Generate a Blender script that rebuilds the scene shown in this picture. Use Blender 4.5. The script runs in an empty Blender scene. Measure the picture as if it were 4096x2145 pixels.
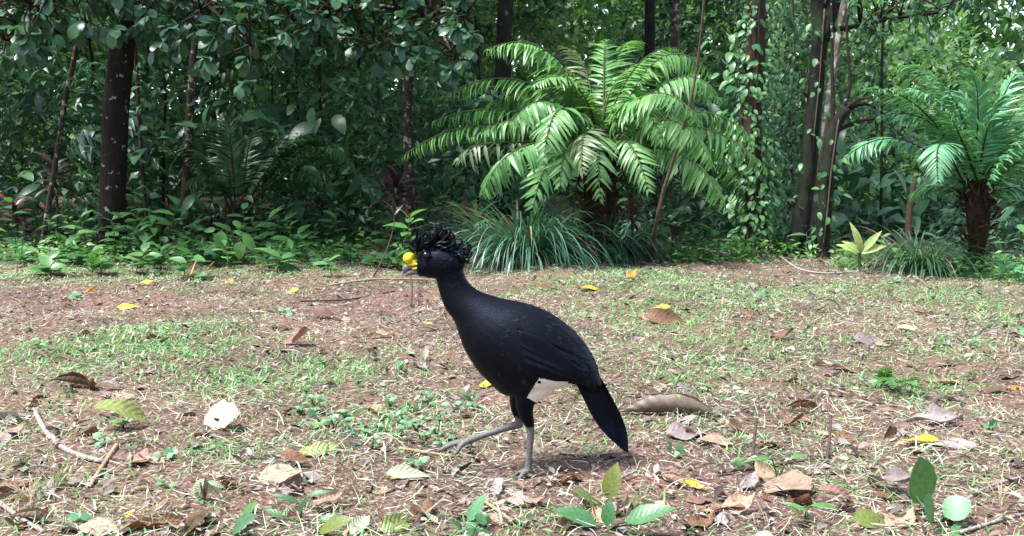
import bpy, math, random
import numpy as np
from mathutils import Vector, Matrix

random.seed(7)
rng = np.random.default_rng(11)
sc = bpy.context.scene
C = sc.collection
R = math.radians

# ------------------------------------------------------------------ camera
CAMZ, FPX, PITCH = 0.82, 983.0, math.atan(103 / 983.0)
cam = bpy.data.cameras.new('camera')
cam.sensor_width = 36.0
cam.lens = FPX / 1024 * 36.0
cam.clip_start, cam.clip_end = 0.05, 2000
camo = bpy.data.objects.new('camera', cam)
camo.location = (0, 0, CAMZ)
camo.rotation_euler = (math.pi / 2 - PITCH, 0, 0)
C.objects.link(camo)
sc.camera = camo

# ------------------------------------------------------------------ sky, sun, exposure
SUN_EL, SUN_AZ = R(62), R(-112)          # azimuth measured from +Y towards +X
world = bpy.data.worlds.new('World')
sc.world = world
world.use_nodes = True
wn = world.node_tree
wn.nodes.clear()
sky = wn.nodes.new('ShaderNodeTexSky')
sky.sky_type = 'NISHITA'
sky.sun_disc = False
sky.sun_elevation = SUN_EL
sky.sun_rotation = SUN_AZ
sky.air_density, sky.dust_density, sky.ozone_density = 1.0, 1.0, 1.0
hs = wn.nodes.new('ShaderNodeHueSaturation')
hs.inputs['Saturation'].default_value = 0.62   # a thin white overcast
bg = wn.nodes.new('ShaderNodeBackground')
bg.inputs['Strength'].default_value = 0.12
wo = wn.nodes.new('ShaderNodeOutputWorld')
wn.links.new(sky.outputs[0], hs.inputs['Color'])
wn.links.new(hs.outputs[0], bg.inputs['Color'])
wn.links.new(bg.outputs[0], wo.inputs['Surface'])
sun = bpy.data.lights.new('sun', 'SUN')
sun.energy = 2.9
sun.angle = R(13)
sun.color = (1.0, 0.985, 0.965)
suno = bpy.data.objects.new('sun', sun)
sd = Vector((math.sin(SUN_AZ) * math.cos(SUN_EL), math.cos(SUN_AZ) * math.cos(SUN_EL), math.sin(SUN_EL)))
suno.rotation_euler = (-sd).to_track_quat('-Z', 'Y').to_euler()
suno.location = (0, 0, 20)
C.objects.link(suno)
sc.view_settings.view_transform = 'Standard'
sc.view_settings.look = 'None'
sc.view_settings.exposure = 1.8
sc.view_settings.gamma = 1.0
sc.cycles.max_bounces = 6
sc.cycles.diffuse_bounces = 3
sc.cycles.glossy_bounces = 2
sc.cycles.transmission_bounces = 4
sc.cycles.sample_clamp_indirect = 6.0

# ------------------------------------------------------------------ geometry of the view: pixels of the 1024 x 536 picture to points of the place
def ray(px, py):
    a, b = (px - 512) / FPX, (268 - py) / FPX
    cp, sp = math.cos(PITCH), math.sin(PITCH)
    return np.array([a, cp + b * sp, -sp + b * cp])

def P(px, py, Y):
    d = ray(px, py)
    return np.array([0, 0, CAMZ]) + d * (Y / d[1])

def hgt(x, y):
    return (.018 * np.sin(1.3 * x + .7) * np.sin(1.1 * y + .3) + .015 * np.sin(3.1 * x + 1.7 * y)
            + .008 * np.sin(7.3 * x - 5.1 * y) + .005 * np.sin(11.3 * x + 9.1 * y))

def G(px, py):
    d = ray(px, py)
    z = 0.0
    for _ in range(5):
        t = (z - CAMZ) / d[2]
        p = np.array([0, 0, CAMZ]) + d * t
        z = float(hgt(p[0], p[1]))
    return np.array([p[0], p[1], z])

def M2PX(y):            # metres per picture pixel at a distance
    return y / FPX

# ------------------------------------------------------------------ mesh helpers
def mk_mesh(name, V, F, uv=None, mats=(), smooth=True, midx=None):
    """V (n,3); F: array (m,k) or list of such arrays; uv per vertex."""
    if isinstance(F, np.ndarray):
        F = [F]
    F = [np.asarray(f, dtype=np.int32) for f in F if len(f)]
    me = bpy.data.meshes.new(name)
    me.vertices.add(len(V))
    me.vertices.foreach_set('co', np.ascontiguousarray(V, dtype=np.float32).ravel())
    loops = np.concatenate([f.ravel() for f in F])
    tot = np.concatenate([np.full(len(f), f.shape[1], dtype=np.int32) for f in F])
    start = np.concatenate([[0], np.cumsum(tot)[:-1]]).astype(np.int32)
    me.loops.add(len(loops))
    me.loops.foreach_set('vertex_index', loops)
    me.polygons.add(len(tot))
    me.polygons.foreach_set('loop_start', start)
    try:
        me.polygons.foreach_set('loop_total', tot)
    except Exception:
        pass
    if midx is not None:
        me.polygons.foreach_set('material_index', np.asarray(midx, dtype=np.int32))
    if uv is not None:
        l = me.uv_layers.new(name='UVMap')
        l.data.foreach_set('uv', np.ascontiguousarray(uv[loops], dtype=np.float32).ravel())
    for m in mats:
        me.materials.append(m)
    me.update(calc_edges=True)
    if smooth:
        me.polygons.foreach_set('use_smooth', np.ones(len(tot), dtype=bool))
    return me

def obj(name, me, parent=None, loc=None, M=None, kind=None):
    o = bpy.data.objects.new(name, me)
    C.objects.link(o)
    if parent is not None:
        o.parent = parent
    if M is not None:
        o.matrix_basis = Matrix(M.tolist()) if isinstance(M, np.ndarray) else M
    elif loc is not None:
        o.location = loc
    if kind:
        o['kind'] = kind
    return o

def thing(name, label, cat, loc, group=None):
    o = bpy.data.objects.new(name, None)
    C.objects.link(o)
    o.location = [float(v) for v in loc]
    o.empty_display_size = .1
    o['label'], o['category'] = label, cat
    if group:
        o['group'] = group
    return o

def tag(o, label, cat, group=None):
    o['label'], o['category'] = label, cat
    if group:
        o['group'] = group
    return o

def nrm(a):
    a = np.asarray(a, dtype=float)
    return a / np.maximum(np.linalg.norm(a, axis=-1, keepdims=True), 1e-9)

def frames(pos, d, up, s, w=None):
    """n matrices: local y along d, local z near up, length scale s, width scale w."""
    pos, d, up = np.atleast_2d(pos), nrm(np.atleast_2d(d)), np.atleast_2d(up)
    n = len(pos)
    s = np.broadcast_to(np.asarray(s, dtype=float), (n,))
    w = s if w is None else np.broadcast_to(np.asarray(w, dtype=float), (n,))
    d = np.broadcast_to(d, (n, 3)); up = np.broadcast_to(up, (n, 3))
    x = np.cross(d, up)
    bad = np.linalg.norm(x, axis=1) < 1e-4
    if bad.any():
        x[bad] = np.cross(d[bad], np.array([.31, .87, .2]))
    x = nrm(x)
    z = np.cross(x, d)
    M = np.zeros((n, 4, 4))
    M[:, :3, 0] = x * w[:, None]
    M[:, :3, 1] = d * s[:, None]
    M[:, :3, 2] = z * s[:, None]
    M[:, :3, 3] = pos
    M[:, 3, 3] = 1
    return M

def shift(M, loc):
    M = M.copy()
    M[..., :3, 3] -= np.asarray(loc, dtype=float)[:3]
    return M

def joined(protos, M, choice=None):
    """many copies of the protos as one mesh: V, F, uv."""
    Vs, Fs, Us, off = [], [], [], 0
    if choice is None:
        choice = rng.integers(0, len(protos), len(M))
    for k, (pv, pf, pu) in enumerate(protos):
        m = M[choice == k]
        if not len(m):
            continue
        V = np.einsum('nij,vj->nvi', m[:, :3, :3], pv) + m[:, None, :3, 3]
        F = pf[None] + (np.arange(len(m)) * len(pv))[:, None, None] + off
        Vs.append(V.reshape(-1, 3)); Fs.append(F.reshape(-1, pf.shape[1])); Us.append(np.tile(pu, (len(m), 1)))
        off += len(m) * len(pv)
    return np.concatenate(Vs), np.concatenate(Fs), np.concatenate(Us)

def mass(name, protos, M, mat, parent=None, loc=(0, 0, 0), kind='stuff'):
    V, F, U = joined(protos, shift(M, loc))
    return obj(name, mk_mesh(name, V, F, U, [mat]), parent, kind=kind,
               loc=None if parent is not None else tuple(loc))

def pieces(name, meshes, M, parent, loc=(0, 0, 0)):
    M = shift(M, loc)
    out = []
    for k in range(len(M)):
        out.append(obj(name, meshes[int(rng.integers(len(meshes)))], parent, M=M[k]))
    return out

# leaf outlines, width at v in 0..1
def prof(kind, v):
    if kind == 'ovate':
        return np.sin(np.pi * v ** .8) ** .8 * (1 - .15 * v)
    if kind == 'obovate':
        return np.sin(np.pi * np.clip(v, 0, 1) ** 1.5) ** .75
    if kind == 'lance':
        return np.sin(np.pi * v ** .75) ** 1.1
    if kind == 'leaflet':
        return np.clip(np.minimum(v * 9, 1.0) * (1 - v ** 2.2), 0, 1)
    if kind == 'blade':
        return np.clip((1 - v ** 1.6), 0, 1) * np.minimum(1, .6 + v * 3)
    if kind == 'tail':
        return np.minimum(1, .45 + v * 1.1) * np.clip(1 - np.clip((v - .68) / .32, 0, 1) ** 1.7, 0, 1)
    if kind == 'round':
        return np.sin(np.pi * v ** .9) ** .55
    return np.sin(np.pi * v)

def leaf(kind, width, rows=7, cols=3, fold=.15, droop=.2, wave=0., roll=0., tear=0., curl=0., seed=0, base=0.0):
    """unit-length leaf along +y, its upper face +z; bent, folded or rolled."""
    r = np.random.default_rng(seed)
    v = np.linspace(0, 1, rows)
    u = np.linspace(-1, 1, cols)
    w = prof(kind, np.clip(v, .0, 1)) * width / 2
    w = np.maximum(w, base * width / 2)
    # spine bends down by droop (and curls by curl near the tip)
    ang = -(droop * v + curl * v ** 3)
    ds = 1 / (rows - 1)
    sy = np.concatenate([[0], np.cumsum(np.cos((ang[1:] + ang[:-1]) / 2) * ds)])
    sz = np.concatenate([[0], np.cumsum(np.sin((ang[1:] + ang[:-1]) / 2) * ds)])
    V, U = [], []
    ph = r.uniform(0, 6.28, 4)
    for i in range(rows):
        ny, nz = -math.sin(ang[i]), math.cos(ang[i])
        for j in range(cols):
            ww = w[i]
            if tear and abs(u[j]) > .6:
                ww *= 1 - tear * abs(math.sin(9 * v[i] + ph[0]) * math.sin(23 * v[i] + ph[1] + u[j]))
            a = abs(u[j]) * ww
            if roll:                                     # across the blade a circular arc
                th = roll * abs(u[j]) * (1 if True else 0)
                rad = ww / max(roll, .01)
                xx, hh = rad * math.sin(th), rad * (1 - math.cos(th))
            else:
                xx, hh = a, fold * a
            hh += wave * width * math.sin(7 * v[i] + ph[2] + 1.3 * u[j]) * (.3 + abs(u[j]))
            x = math.copysign(xx, u[j]) if u[j] else 0
            V.append((x, sy[i] + ny * hh, sz[i] + nz * hh)); U.append((u[j], v[i]))
    F = [(i * cols + j, i * cols + j + 1, (i + 1) * cols + j + 1, (i + 1) * cols + j)
         for i in range(rows - 1) for j in range(cols - 1)]
    return np.array(V), np.array(F), np.array(U)

def flake(width=.5, fold=.25, droop=.25):
    """five-vertex leaf for masses: four triangles."""
    h = fold * width / 2
    V = np.array([(0, 0, 0), (-width / 2, .42, h - droop * .12), (width / 2, .42, h - droop * .12), (0, .5, -droop * .18), (0, 1, -droop * .8)])
    F = np.array([(0, 3, 1), (0, 2, 3), (1, 3, 4), (3, 2, 4)])
    U = np.array([(0, 0), (-1, .45), (1, .45), (0, .5), (0, 1.)])
    return V, F, U

def tube(pts, rad, sides=8, lumps=0., seed=0, cap=True):
    pts = np.asarray(pts, dtype=float)
    n = len(pts)
    rad = np.broadcast_to(np.asarray(rad, dtype=float), (n,))
    r = np.random.default_rng(seed)
    T = nrm(np.gradient(pts, axis=0))
    ref = np.array([0.13, 1.0, 0.21]) if abs(T[0][1]) < .8 else np.array([1.0, .1, .2])
    V, U = [], []
    L = np.concatenate([[0], np.cumsum(np.linalg.norm(np.diff(pts, axis=0), axis=1))])
    x = nrm(np.cross(T[0], ref))
    ph = r.uniform(0, 6.28, 6)
    for i in range(n):
        x = nrm(x - T[i] * np.dot(x, T[i]))
        y = np.cross(T[i], x)
        for j in range(sides):
            a = 2 * math.pi * j / sides
            k = 1 + lumps * (math.sin(3 * a + ph[0] + L[i] * 2.1) * .5 + math.sin(5 * a + ph[1] - L[i] * 5) * .35 + math.sin(L[i] * 9 + ph[2] + a) * .4)
            V.append(pts[i] + (x * math.cos(a) + y * math.sin(a)) * rad[i] * k)
            U.append((j / sides, L[i]))
    F = [(i * sides + j, i * sides + (j + 1) % sides, (i + 1) * sides + (j + 1) % sides, (i + 1) * sides + j)
         for i in range(n - 1) for j in range(sides)]
    if cap:
        V.append(pts[0]); U.append((0, 0)); V.append(pts[-1]); U.append((0, L[-1]))
        a, b = len(V) - 2, len(V) - 1
        F += [(a, (j + 1) % sides, j, j) for j in range(sides)]
        F += [(b, (n - 1) * sides + j, (n - 1) * sides + (j + 1) % sides, (n - 1) * sides + (j + 1) % sides) for j in range(sides)]
    q = [f for f in F if f[2] != f[3]]
    t = [f[:3] for f in F if f[2] == f[3]]
    return np.array(V), [np.array(q)] + ([np.array(t)] if t else []), np.array(U)

def tube_mesh(name, pts, rad, mat, sides=8, lumps=0., seed=0, loc=(0, 0, 0)):
    V, F, U = tube(np.asarray(pts) - np.asarray(loc), rad, sides, lumps, seed)
    return mk_mesh(name, V, F, U, [mat])

def tubes_mesh(name, specs, mat, sides=5, loc=(0, 0, 0)):
    Vs, Q, T, Us, off = [], [], [], [], 0
    for k, (pts, rad) in enumerate(specs):
        V, F, U = tube(np.asarray(pts) - np.asarray(loc), rad, sides, .05, k)
        Vs.append(V); Us.append(U); Q.append(F[0] + off)
        if len(F) > 1:
            T.append(F[1] + off)
        off += len(V)
    F = [np.concatenate(Q)] + ([np.concatenate(T)] if T else [])
    return mk_mesh(name, np.concatenate(Vs), F, np.concatenate(Us), [mat])

def curve(pts, n=12):
    """smooth curve through points (Catmull-Rom)."""
    p = np.asarray(pts, dtype=float)
    if len(p) == 2:
        return p[0] + (p[1] - p[0]) * np.linspace(0, 1, n)[:, None]
    e = np.vstack([2 * p[0] - p[1], p, 2 * p[-1] - p[-2]])
    out = []
    seg = len(p) - 1
    for t in np.linspace(0, seg - 1e-6, n):
        i = int(t); f = t - i
        a, b, c, d = e[i], e[i + 1], e[i + 2], e[i + 3]
        out.append(.5 * ((2 * b) + (-a + c) * f + (2 * a - 5 * b + 4 * c - d) * f * f + (-a + 3 * b - 3 * c + d) * f ** 3))
    return np.array(out)

_lat = np.random.default_rng(5).random((64, 64))
def vnoise(x, y, s, k=0):
    x = np.asarray(x) * s + 17.3 * k + 100; y = np.asarray(y) * s + 9.1 * k + 100
    i, j = np.floor(x).astype(int), np.floor(y).astype(int)
    fx, fy = x - i, y - j
    fx, fy = fx * fx * (3 - 2 * fx), fy * fy * (3 - 2 * fy)
    g = lambda a, b: _lat[a % 64, b % 64]
    return (g(i, j) * (1 - fx) + g(i + 1, j) * fx) * (1 - fy) + (g(i, j + 1) * (1 - fx) + g(i + 1, j + 1) * fx) * fy

# ------------------------------------------------------------------ materials
class NT:
    def __init__(self, name):
        self.m = bpy.data.materials.new(name)
        self.m.use_nodes = True
        self.t = self.m.node_tree
        self.t.nodes.clear()
        self.out = self.n('OutputMaterial')
    def n(self, kind, **kw):
        nd = self.t.nodes.new('ShaderNode' + kind)
        for k, v in kw.items():
            if hasattr(nd, k):
                setattr(nd, k, v)
            else:
                nd.inputs[k.replace('_', ' ')].default_value = v
        return nd
    def l(self, a, b):
        self.t.links.new(a, b)
    def math(self, op, a, b=None, c=None):
        nd = self.n('Math'); nd.operation = op
        for i, v in enumerate((a, b, c)):
            if v is None:
                continue
            if isinstance(v, (int, float)):
                nd.inputs[i].default_value = v
            else:
                self.l(v, nd.inputs[i])
        return nd.outputs[0]
    def ramp(self, fac, stops, interp='LINEAR'):
        nd = self.n('ValToRGB')
        nd.color_ramp.interpolation = interp
        e = nd.color_ramp.elements
        while len(e) > len(stops):
            e.remove(e[-1])
        while len(e) < len(stops):
            e.new(1)
        for k, (p, c) in enumerate(stops):
            e[k].position = p
            e[k].color = (*c, 1) if len(c) == 3 else c
        if fac is not None:
            self.l(fac, nd.inputs[0])
        return nd.outputs[0]
    def mix(self, fac, a, b, blend='MIX'):
        nd = self.n('Mix'); nd.data_type = 'RGBA'; nd.blend_type = blend
        for v, s in ((fac, nd.inputs[0]), (a, nd.inputs[6]), (b, nd.inputs[7])):
            if isinstance(v, (int, float)):
                s.default_value = v
            elif isinstance(v, tuple):
                s.default_value = (*v, 1)
            else:
                self.l(v, s)
        return nd.outputs[2]
    def noise(self, vec, scale, detail=3, rough=.6):
        nd = self.n('TexNoise'); nd.inputs['Scale'].default_value = scale
        nd.inputs['Detail'].default_value = detail; nd.inputs['Roughness'].default_value = rough
        if vec is not None:
            self.l(vec, nd.inputs['Vector'])
        return nd.outputs[0]
    def coord(self, which='Object'):
        return self.n('TexCoord').outputs[which]

MAT = {}
def leafmat(name, cols, rough=.42, trans=.28, veins=9, vein_light=1.25, spot=None, tint=(1.15, 1.25, .55), bump=.2, spec=.5, nscale=9):
    t = NT(name)
    geo, oi = t.n('NewGeometry'), t.n('ObjectInfo')
    rnd = t.math('FRACT', t.math('MULTIPLY_ADD', oi.outputs['Random'], 7.13, geo.outputs['Random Per Island']))
    k = len(cols)
    col = t.ramp(rnd, [((i + .0) / max(k - 1, 1), c) for i, c in enumerate(cols)])
    co = t.coord('Object')
    ns = t.noise(co, nscale, 2)
    col = t.mix(1.0, col, t.ramp(ns, [(.25, (.7, .7, .7)), (.75, (1.25, 1.25, 1.25))]), 'MULTIPLY')
    bumph = None
    if veins:
        sep = t.n('SeparateXYZ'); t.l(t.n('UVMap').outputs[0], sep.inputs[0])
        au = t.math('ABSOLUTE', sep.outputs[0])
        ph = t.math('FRACT', t.math('MULTIPLY_ADD', sep.outputs[1], float(veins), t.math('MULTIPLY', au, -1.4)))
        lat = t.math('ABSOLUTE', t.math('SUBTRACT', ph, .5))           # 0 on the vein
        latm = t.math('LESS_THAN', lat, .07)
        mid = t.math('LESS_THAN', au, .07)
        v = t.math('MAXIMUM', t.math('MULTIPLY', latm, .6), mid)
        col = t.mix(t.math('MULTIPLY', v, .24), col, t.mix(1.0, col, (vein_light,) * 3, 'MULTIPLY'))
        bumph = t.math('ADD', t.math('MULTIPLY', lat, 1.2), t.math('MULTIPLY', ns, .5))
    if spot:
        vo = t.noise(co, spot[1], 4, .7)
        col = t.mix(t.math('MULTIPLY', t.math('GREATER_THAN', vo, spot[2]), .85), col, spot[0])
    b = t.n('BsdfPrincipled')
    b.inputs['Roughness'].default_value = rough
    b.inputs['Specular IOR Level'].default_value = spec
    t.l(col, b.inputs['Base Color'])
    if bumph is not None and bump:
        bn = t.n('Bump'); bn.inputs['Strength'].default_value = bump; bn.inputs['Distance'].default_value = .003
        t.l(bumph, bn.inputs['Height']); t.l(bn.outputs[0], b.inputs['Normal'])
    tr = t.n('BsdfTranslucent')
    t.l(t.mix(1.0, col, tint, 'MULTIPLY'), tr.inputs['Color'])
    mx = t.n('MixShader'); mx.inputs[0].default_value = trans
    t.l(b.outputs[0], mx.inputs[1]); t.l(tr.outputs[0], mx.inputs[2]); t.l(mx.outputs[0], t.out.inputs[0])
    MAT[name] = t.m
    return t.m

def barkmat(name, c1, c2, lichen=None, lich_t=.62, scale=18, moss=None):
    t = NT(name)
    co = t.coord('Object')
    mp = t.n('Mapping'); mp.inputs['Scale'].default_value = (1, 1, .28); t.l(co, mp.inputs[0])
    n1 = t.noise(mp.outputs[0], scale * 2.2, 5, .7)
    n2 = t.noise(co, scale * .3, 3)
    col = t.ramp(n1, [(.3, c1), (.7, c2)])
    if moss:
        col = t.mix(t.ramp(n2, [(.45, (0, 0, 0)), (.65, (.8, .8, .8))]), col, moss)
    if lichen:
        n3 = t.noise(co, scale * .75, 3, .6)
        col = t.mix(t.ramp(n3, [(lich_t, (0, 0, 0)), (lich_t + .05, (.9, .9, .9))]), col, lichen)
    b = t.n('BsdfPrincipled'); b.inputs['Roughness'].default_value = .85; b.inputs['Specular IOR Level'].default_value = .25
    t.l(col, b.inputs['Base Color'])
    bn = t.n('Bump'); bn.inputs['Strength'].default_value = .7; bn.inputs['Distance'].default_value = .02
    t.l(n1, bn.inputs['Height']); t.l(bn.outputs[0], b.inputs['Normal'])
    t.l(b.outputs[0], t.out.inputs[0])
    MAT[name] = t.m
    return t.m

def plain(name, col, rough=.5, spec=.5, var=None, vscale=60, sheen=0, bump=0):
    t = NT(name)
    b = t.n('BsdfPrincipled'); b.inputs['Roughness'].default_value = rough; b.inputs['Specular IOR Level'].default_value = spec
    n1 = t.noise(t.coord('Object'), vscale, 3)
    t.l(t.ramp(n1, [(.3, col), (.7, var or col)]), b.inputs['Base Color'])
    if sheen:
        b.inputs['Sheen Weight'].default_value = sheen
        b.inputs['Sheen Roughness'].default_value = .4
        b.inputs['Sheen Tint'].default_value = (.55, .6, .9, 1)
    if bump:
        bn = t.n('Bump'); bn.inputs['Strength'].default_value = bump; bn.inputs['Distance'].default_value = .003
        t.l(n1, bn.inputs['Height']); t.l(bn.outputs[0], b.inputs['Normal'])
    if 'feather_gloss' in name:
        b.inputs['Specular Tint'].default_value = (.55, .68, 1.0, 1)
    t.l(b.outputs[0], t.out.inputs[0])
    MAT[name] = t.m
    return t.m

# greens
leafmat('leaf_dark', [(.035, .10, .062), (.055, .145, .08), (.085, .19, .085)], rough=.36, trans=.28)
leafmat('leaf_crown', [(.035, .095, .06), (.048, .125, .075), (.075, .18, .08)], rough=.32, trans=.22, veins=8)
leafmat('leaf_mid', [(.05, .15, .06), (.075, .21, .075), (.11, .25, .075)], rough=.4, trans=.3)
leafmat('leaf_bright', [(.08, .24, .07), (.12, .30, .085), (.17, .34, .085)], rough=.4, trans=.35)
leafmat('leaf_back', [(.05, .13, .06), (.08, .19, .07), (.15, .27, .08)], rough=.5, trans=.42, veins=0)
leafmat('leaf_sun', [(.12, .30, .10), (.18, .38, .12), (.27, .44, .14)], rough=.4, trans=.45, veins=0)  # albedo raised: backlight painted into the leaf colour
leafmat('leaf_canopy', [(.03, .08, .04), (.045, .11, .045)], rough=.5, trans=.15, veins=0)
leafmat('leaf_vine', [(.04, .12, .06), (.058, .16, .07), (.085, .20, .07)], rough=.4, trans=.3, veins=5)
leafmat('cycad', [(.11, .28, .10), (.145, .33, .115), (.20, .37, .13)], rough=.36, trans=.38, veins=0)
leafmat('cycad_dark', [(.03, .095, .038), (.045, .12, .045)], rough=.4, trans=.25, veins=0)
leafmat('cycad_pale', [(.14, .2, .1), (.18, .23, .12)], rough=.4, trans=.3, veins=0)
leafmat('cycad_blue', [(.10, .29, .16), (.13, .34, .18), (.18, .38, .19)], rough=.3, trans=.25, veins=0)
leafmat('lily_blade', [(.045, .13, .085), (.065, .18, .11), (.13, .25, .17)], rough=.33, trans=.2, veins=0)
leafmat('fern', [(.08, .22, .06), (.11, .27, .08)], rough=.45, trans=.35, veins=0)
leafmat('palm_silver', [(.10, .18, .15), (.12, .21, .17)], rough=.4, trans=.2, veins=0)
leafmat('cordyline', [(.04, .022, .027), (.07, .03, .036), (.035, .035, .03)], rough=.4, trans=.25, veins=0, tint=(1.4, .6, .7))
leafmat('cordyline_pink', [(.17, .03, .065), (.24, .045, .09)], rough=.4, trans=.3, veins=0, tint=(1.4, .5, .7))
leafmat('leaf_lime', [(.34, .44, .13), (.40, .46, .17), (.30, .42, .14)], rough=.45, trans=.3, vein_light=1.3)
leafmat('leaf_olive', [(.12, .18, .04), (.17, .2, .05), (.10, .16, .05)], rough=.45, trans=.3)
leafmat('leaf_clover', [(.10, .26, .12), (.13, .31, .16), (.09, .22, .09)], rough=.45, trans=.3, veins=0)
leafmat('grass', [(.07, .25, .09), (.12, .34, .12), (.2, .40, .13), (.38, .46, .22)], rough=.5, trans=.3, veins=0)
# dead leaves and litter
leafmat('dead_tan', [(.34, .24, .16), (.43, .33, .24), (.29, .21, .15)], rough=.7, trans=.18, tint=(1.2, 1, .7), bump=.5, vein_light=.6, spec=.3, spot=((.16, .10, .06), 7, .6))
leafmat('dead_brown', [(.13, .065, .035), (.2, .10, .055), (.11, .065, .045)], rough=.6, trans=.12, tint=(1.3, .9, .6), bump=.5, vein_light=.6, spec=.35, spot=((.05, .03, .02), 7, .6))
leafmat('husk', [(.03, .017, .011), (.06, .034, .022), (.10, .06, .04)], rough=.8, trans=.1, veins=0, tint=(1.2, .9, .6), spec=.2)
leafmat('dead_grey', [(.26, .21, .2), (.33, .28, .27), (.2, .165, .16)], rough=.7, trans=.12, tint=(1, 1, 1), bump=.5, vein_light=.75, spec=.3, spot=((.10, .08, .08), 7, .6))
leafmat('dead_pink', [(.27, .15, .12), (.33, .2, .165), (.23, .13, .10)], rough=.65, trans=.15, tint=(1.2, .9, .8), bump=.5, vein_light=.75, spec=.3, spot=((.13, .075, .055), 7, .6))
leafmat('dead_yellow', [(.62, .42, .03), (.66, .48, .06)], rough=.55, trans=.25, tint=(1.1, 1, .5), spot=((.28, .13, .03), 14, .68))
leafmat('dead_orange', [(.5, .24, .04), (.44, .19, .03)], rough=.55, trans=.25, tint=(1.2, .9, .5), spot=((.16, .07, .03), 12, .62))
leafmat('dead_cream', [(.62, .56, .36), (.60, .53, .36)], rough=.6, trans=.2, tint=(1, 1, .8), vein_light=.92)
leafmat('dead_green', [(.26, .30, .09), (.2, .26, .08)], rough=.45, trans=.25, spot=((.28, .18, .07), 7, .58), bump=.7)
leafmat('dead_pale_green', [(.40, .46, .30), (.44, .48, .34)], rough=.5, trans=.2, bump=.7, spot=((.2, .22, .12), 16, .66))
leafmat('dead_sage', [(.12, .09, .068), (.16, .12, .09)], rough=.5, trans=.15, tint=(1.1, 1.1, .7), bump=1.0, vein_light=.3, spot=((.22, .24, .05), 5, .66))
leafmat('straw', [(.48, .46, .36), (.72, .71, .62), (.32, .26, .2), (.50, .56, .36), (.62, .60, .48), (.14, .105, .09), (.07, .055, .05)], rough=.65, trans=.12, veins=0, tint=(1.1, 1, .8), spec=.3)
leafmat('litter', [(.09, .055, .045), (.22, .15, .12), (.46, .40, .35), (.14, .09, .07), (.36, .33, .31), (.035, .026, .024), (.06, .04, .034)], rough=.7, trans=.12, veins=0, tint=(1.2, 1, .8), spec=.3)
# bark, wood
barkmat('bark_dark', (.006, .005, .004), (.026, .018, .013), lichen=(.30, .34, .30), lich_t=.635, scale=20)
barkmat('bark_black', (.004, .004, .0035), (.016, .014, .011), lichen=(.10, .13, .10), lich_t=.64, scale=14, moss=(.02, .035, .015))
barkmat('bark_mottled', (.016, .012, .009), (.07, .052, .038), lichen=(.28, .30, .25), lich_t=.56, scale=20)
barkmat('bark_pale', (.07, .055, .045), (.2, .17, .14), lichen=(.40, .41, .36), lich_t=.55, scale=14)
barkmat('bark_red', (.02, .013, .01), (.085, .055, .042), lichen=(.2, .18, .15), lich_t=.64, scale=18)
barkmat('stem_brown', (.05, .034, .024), (.15, .11, .08), scale=30)
barkmat('twig', (.012, .009, .007), (.05, .036, .026), scale=30)
barkmat('stem_green', (.05, .09, .03), (.10, .15, .05), scale=30)
barkmat('cycad_trunk', (.010, .006, .004), (.05, .028, .018), scale=12)
barkmat('stick_grey', (.2, .17, .15), (.5, .46, .42), scale=40)
barkmat('stick_tan', (.3, .19, .1), (.55, .42, .28), scale=40)
barkmat('stick_dark', (.04, .03, .025), (.13, .09, .07), scale=40)
barkmat('rachis', (.03, .05, .015), (.10, .13, .04), scale=20)
barkmat('rachis_dark', (.012, .014, .008), (.04, .045, .02), scale=20)
# bird
def feathermat():
    t = NT('feather_black')
    geo = t.n('NewGeometry')
    b = t.n('BsdfPrincipled'); b.inputs['Roughness'].default_value = .46; b.inputs['Specular IOR Level'].default_value = .22
    b.inputs['Specular Tint'].default_value = (.55, .68, 1.0, 1)
    rnd = geo.outputs['Random Per Island']
    uvn = t.n('SeparateXYZ'); t.l(t.n('UVMap').outputs[0], uvn.inputs[0])
    rim = t.math('MULTIPLY', t.math('GREATER_THAN', uvn.outputs[1], .72), .55)
    t.l(t.ramp(t.math('MULTIPLY_ADD', rnd, .6, rim), [(0, (.0010, .0011, .0018)), (.55, (.0018, .0023, .0046)), (1, (.0045, .0072, .0165))]), b.inputs['Base Color'])
    t.l(t.math('MULTIPLY_ADD', rnd, .14, .52), b.inputs['Roughness'])
    bn = t.n('Bump'); bn.inputs['Strength'].default_value = .5; bn.inputs['Distance'].default_value = .002
    t.l(t.noise(t.coord('Object'), 170, 3), bn.inputs['Height']); t.l(bn.outputs[0], b.inputs['Normal'])
    t.l(b.outputs[0], t.out.inputs[0])
    MAT['feather_black'] = t.m
feathermat()
plain('feather_gloss', (.0014, .0016, .0024), rough=.36, spec=.24, var=(.003, .003, .004), vscale=40)
plain('feather_white', (.84, .81, .77), rough=.8, spec=.2, var=(.76, .72, .66), vscale=70)
plain('leg_grey', (.085, .08, .085), rough=.55, spec=.35, var=(.19, .175, .18), vscale=190, bump=1.0)
plain('bill_horn', (.075, .07, .08), rough=.35, spec=.45, var=(.19, .165, .15), vscale=90)
plain('bill_yellow', (.82, .66, .03), rough=.55, spec=.35, var=(.64, .47, .015), vscale=150, bump=.7)
plain('eye_black', (.006, .005, .005), rough=.04, spec=.7)

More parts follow.
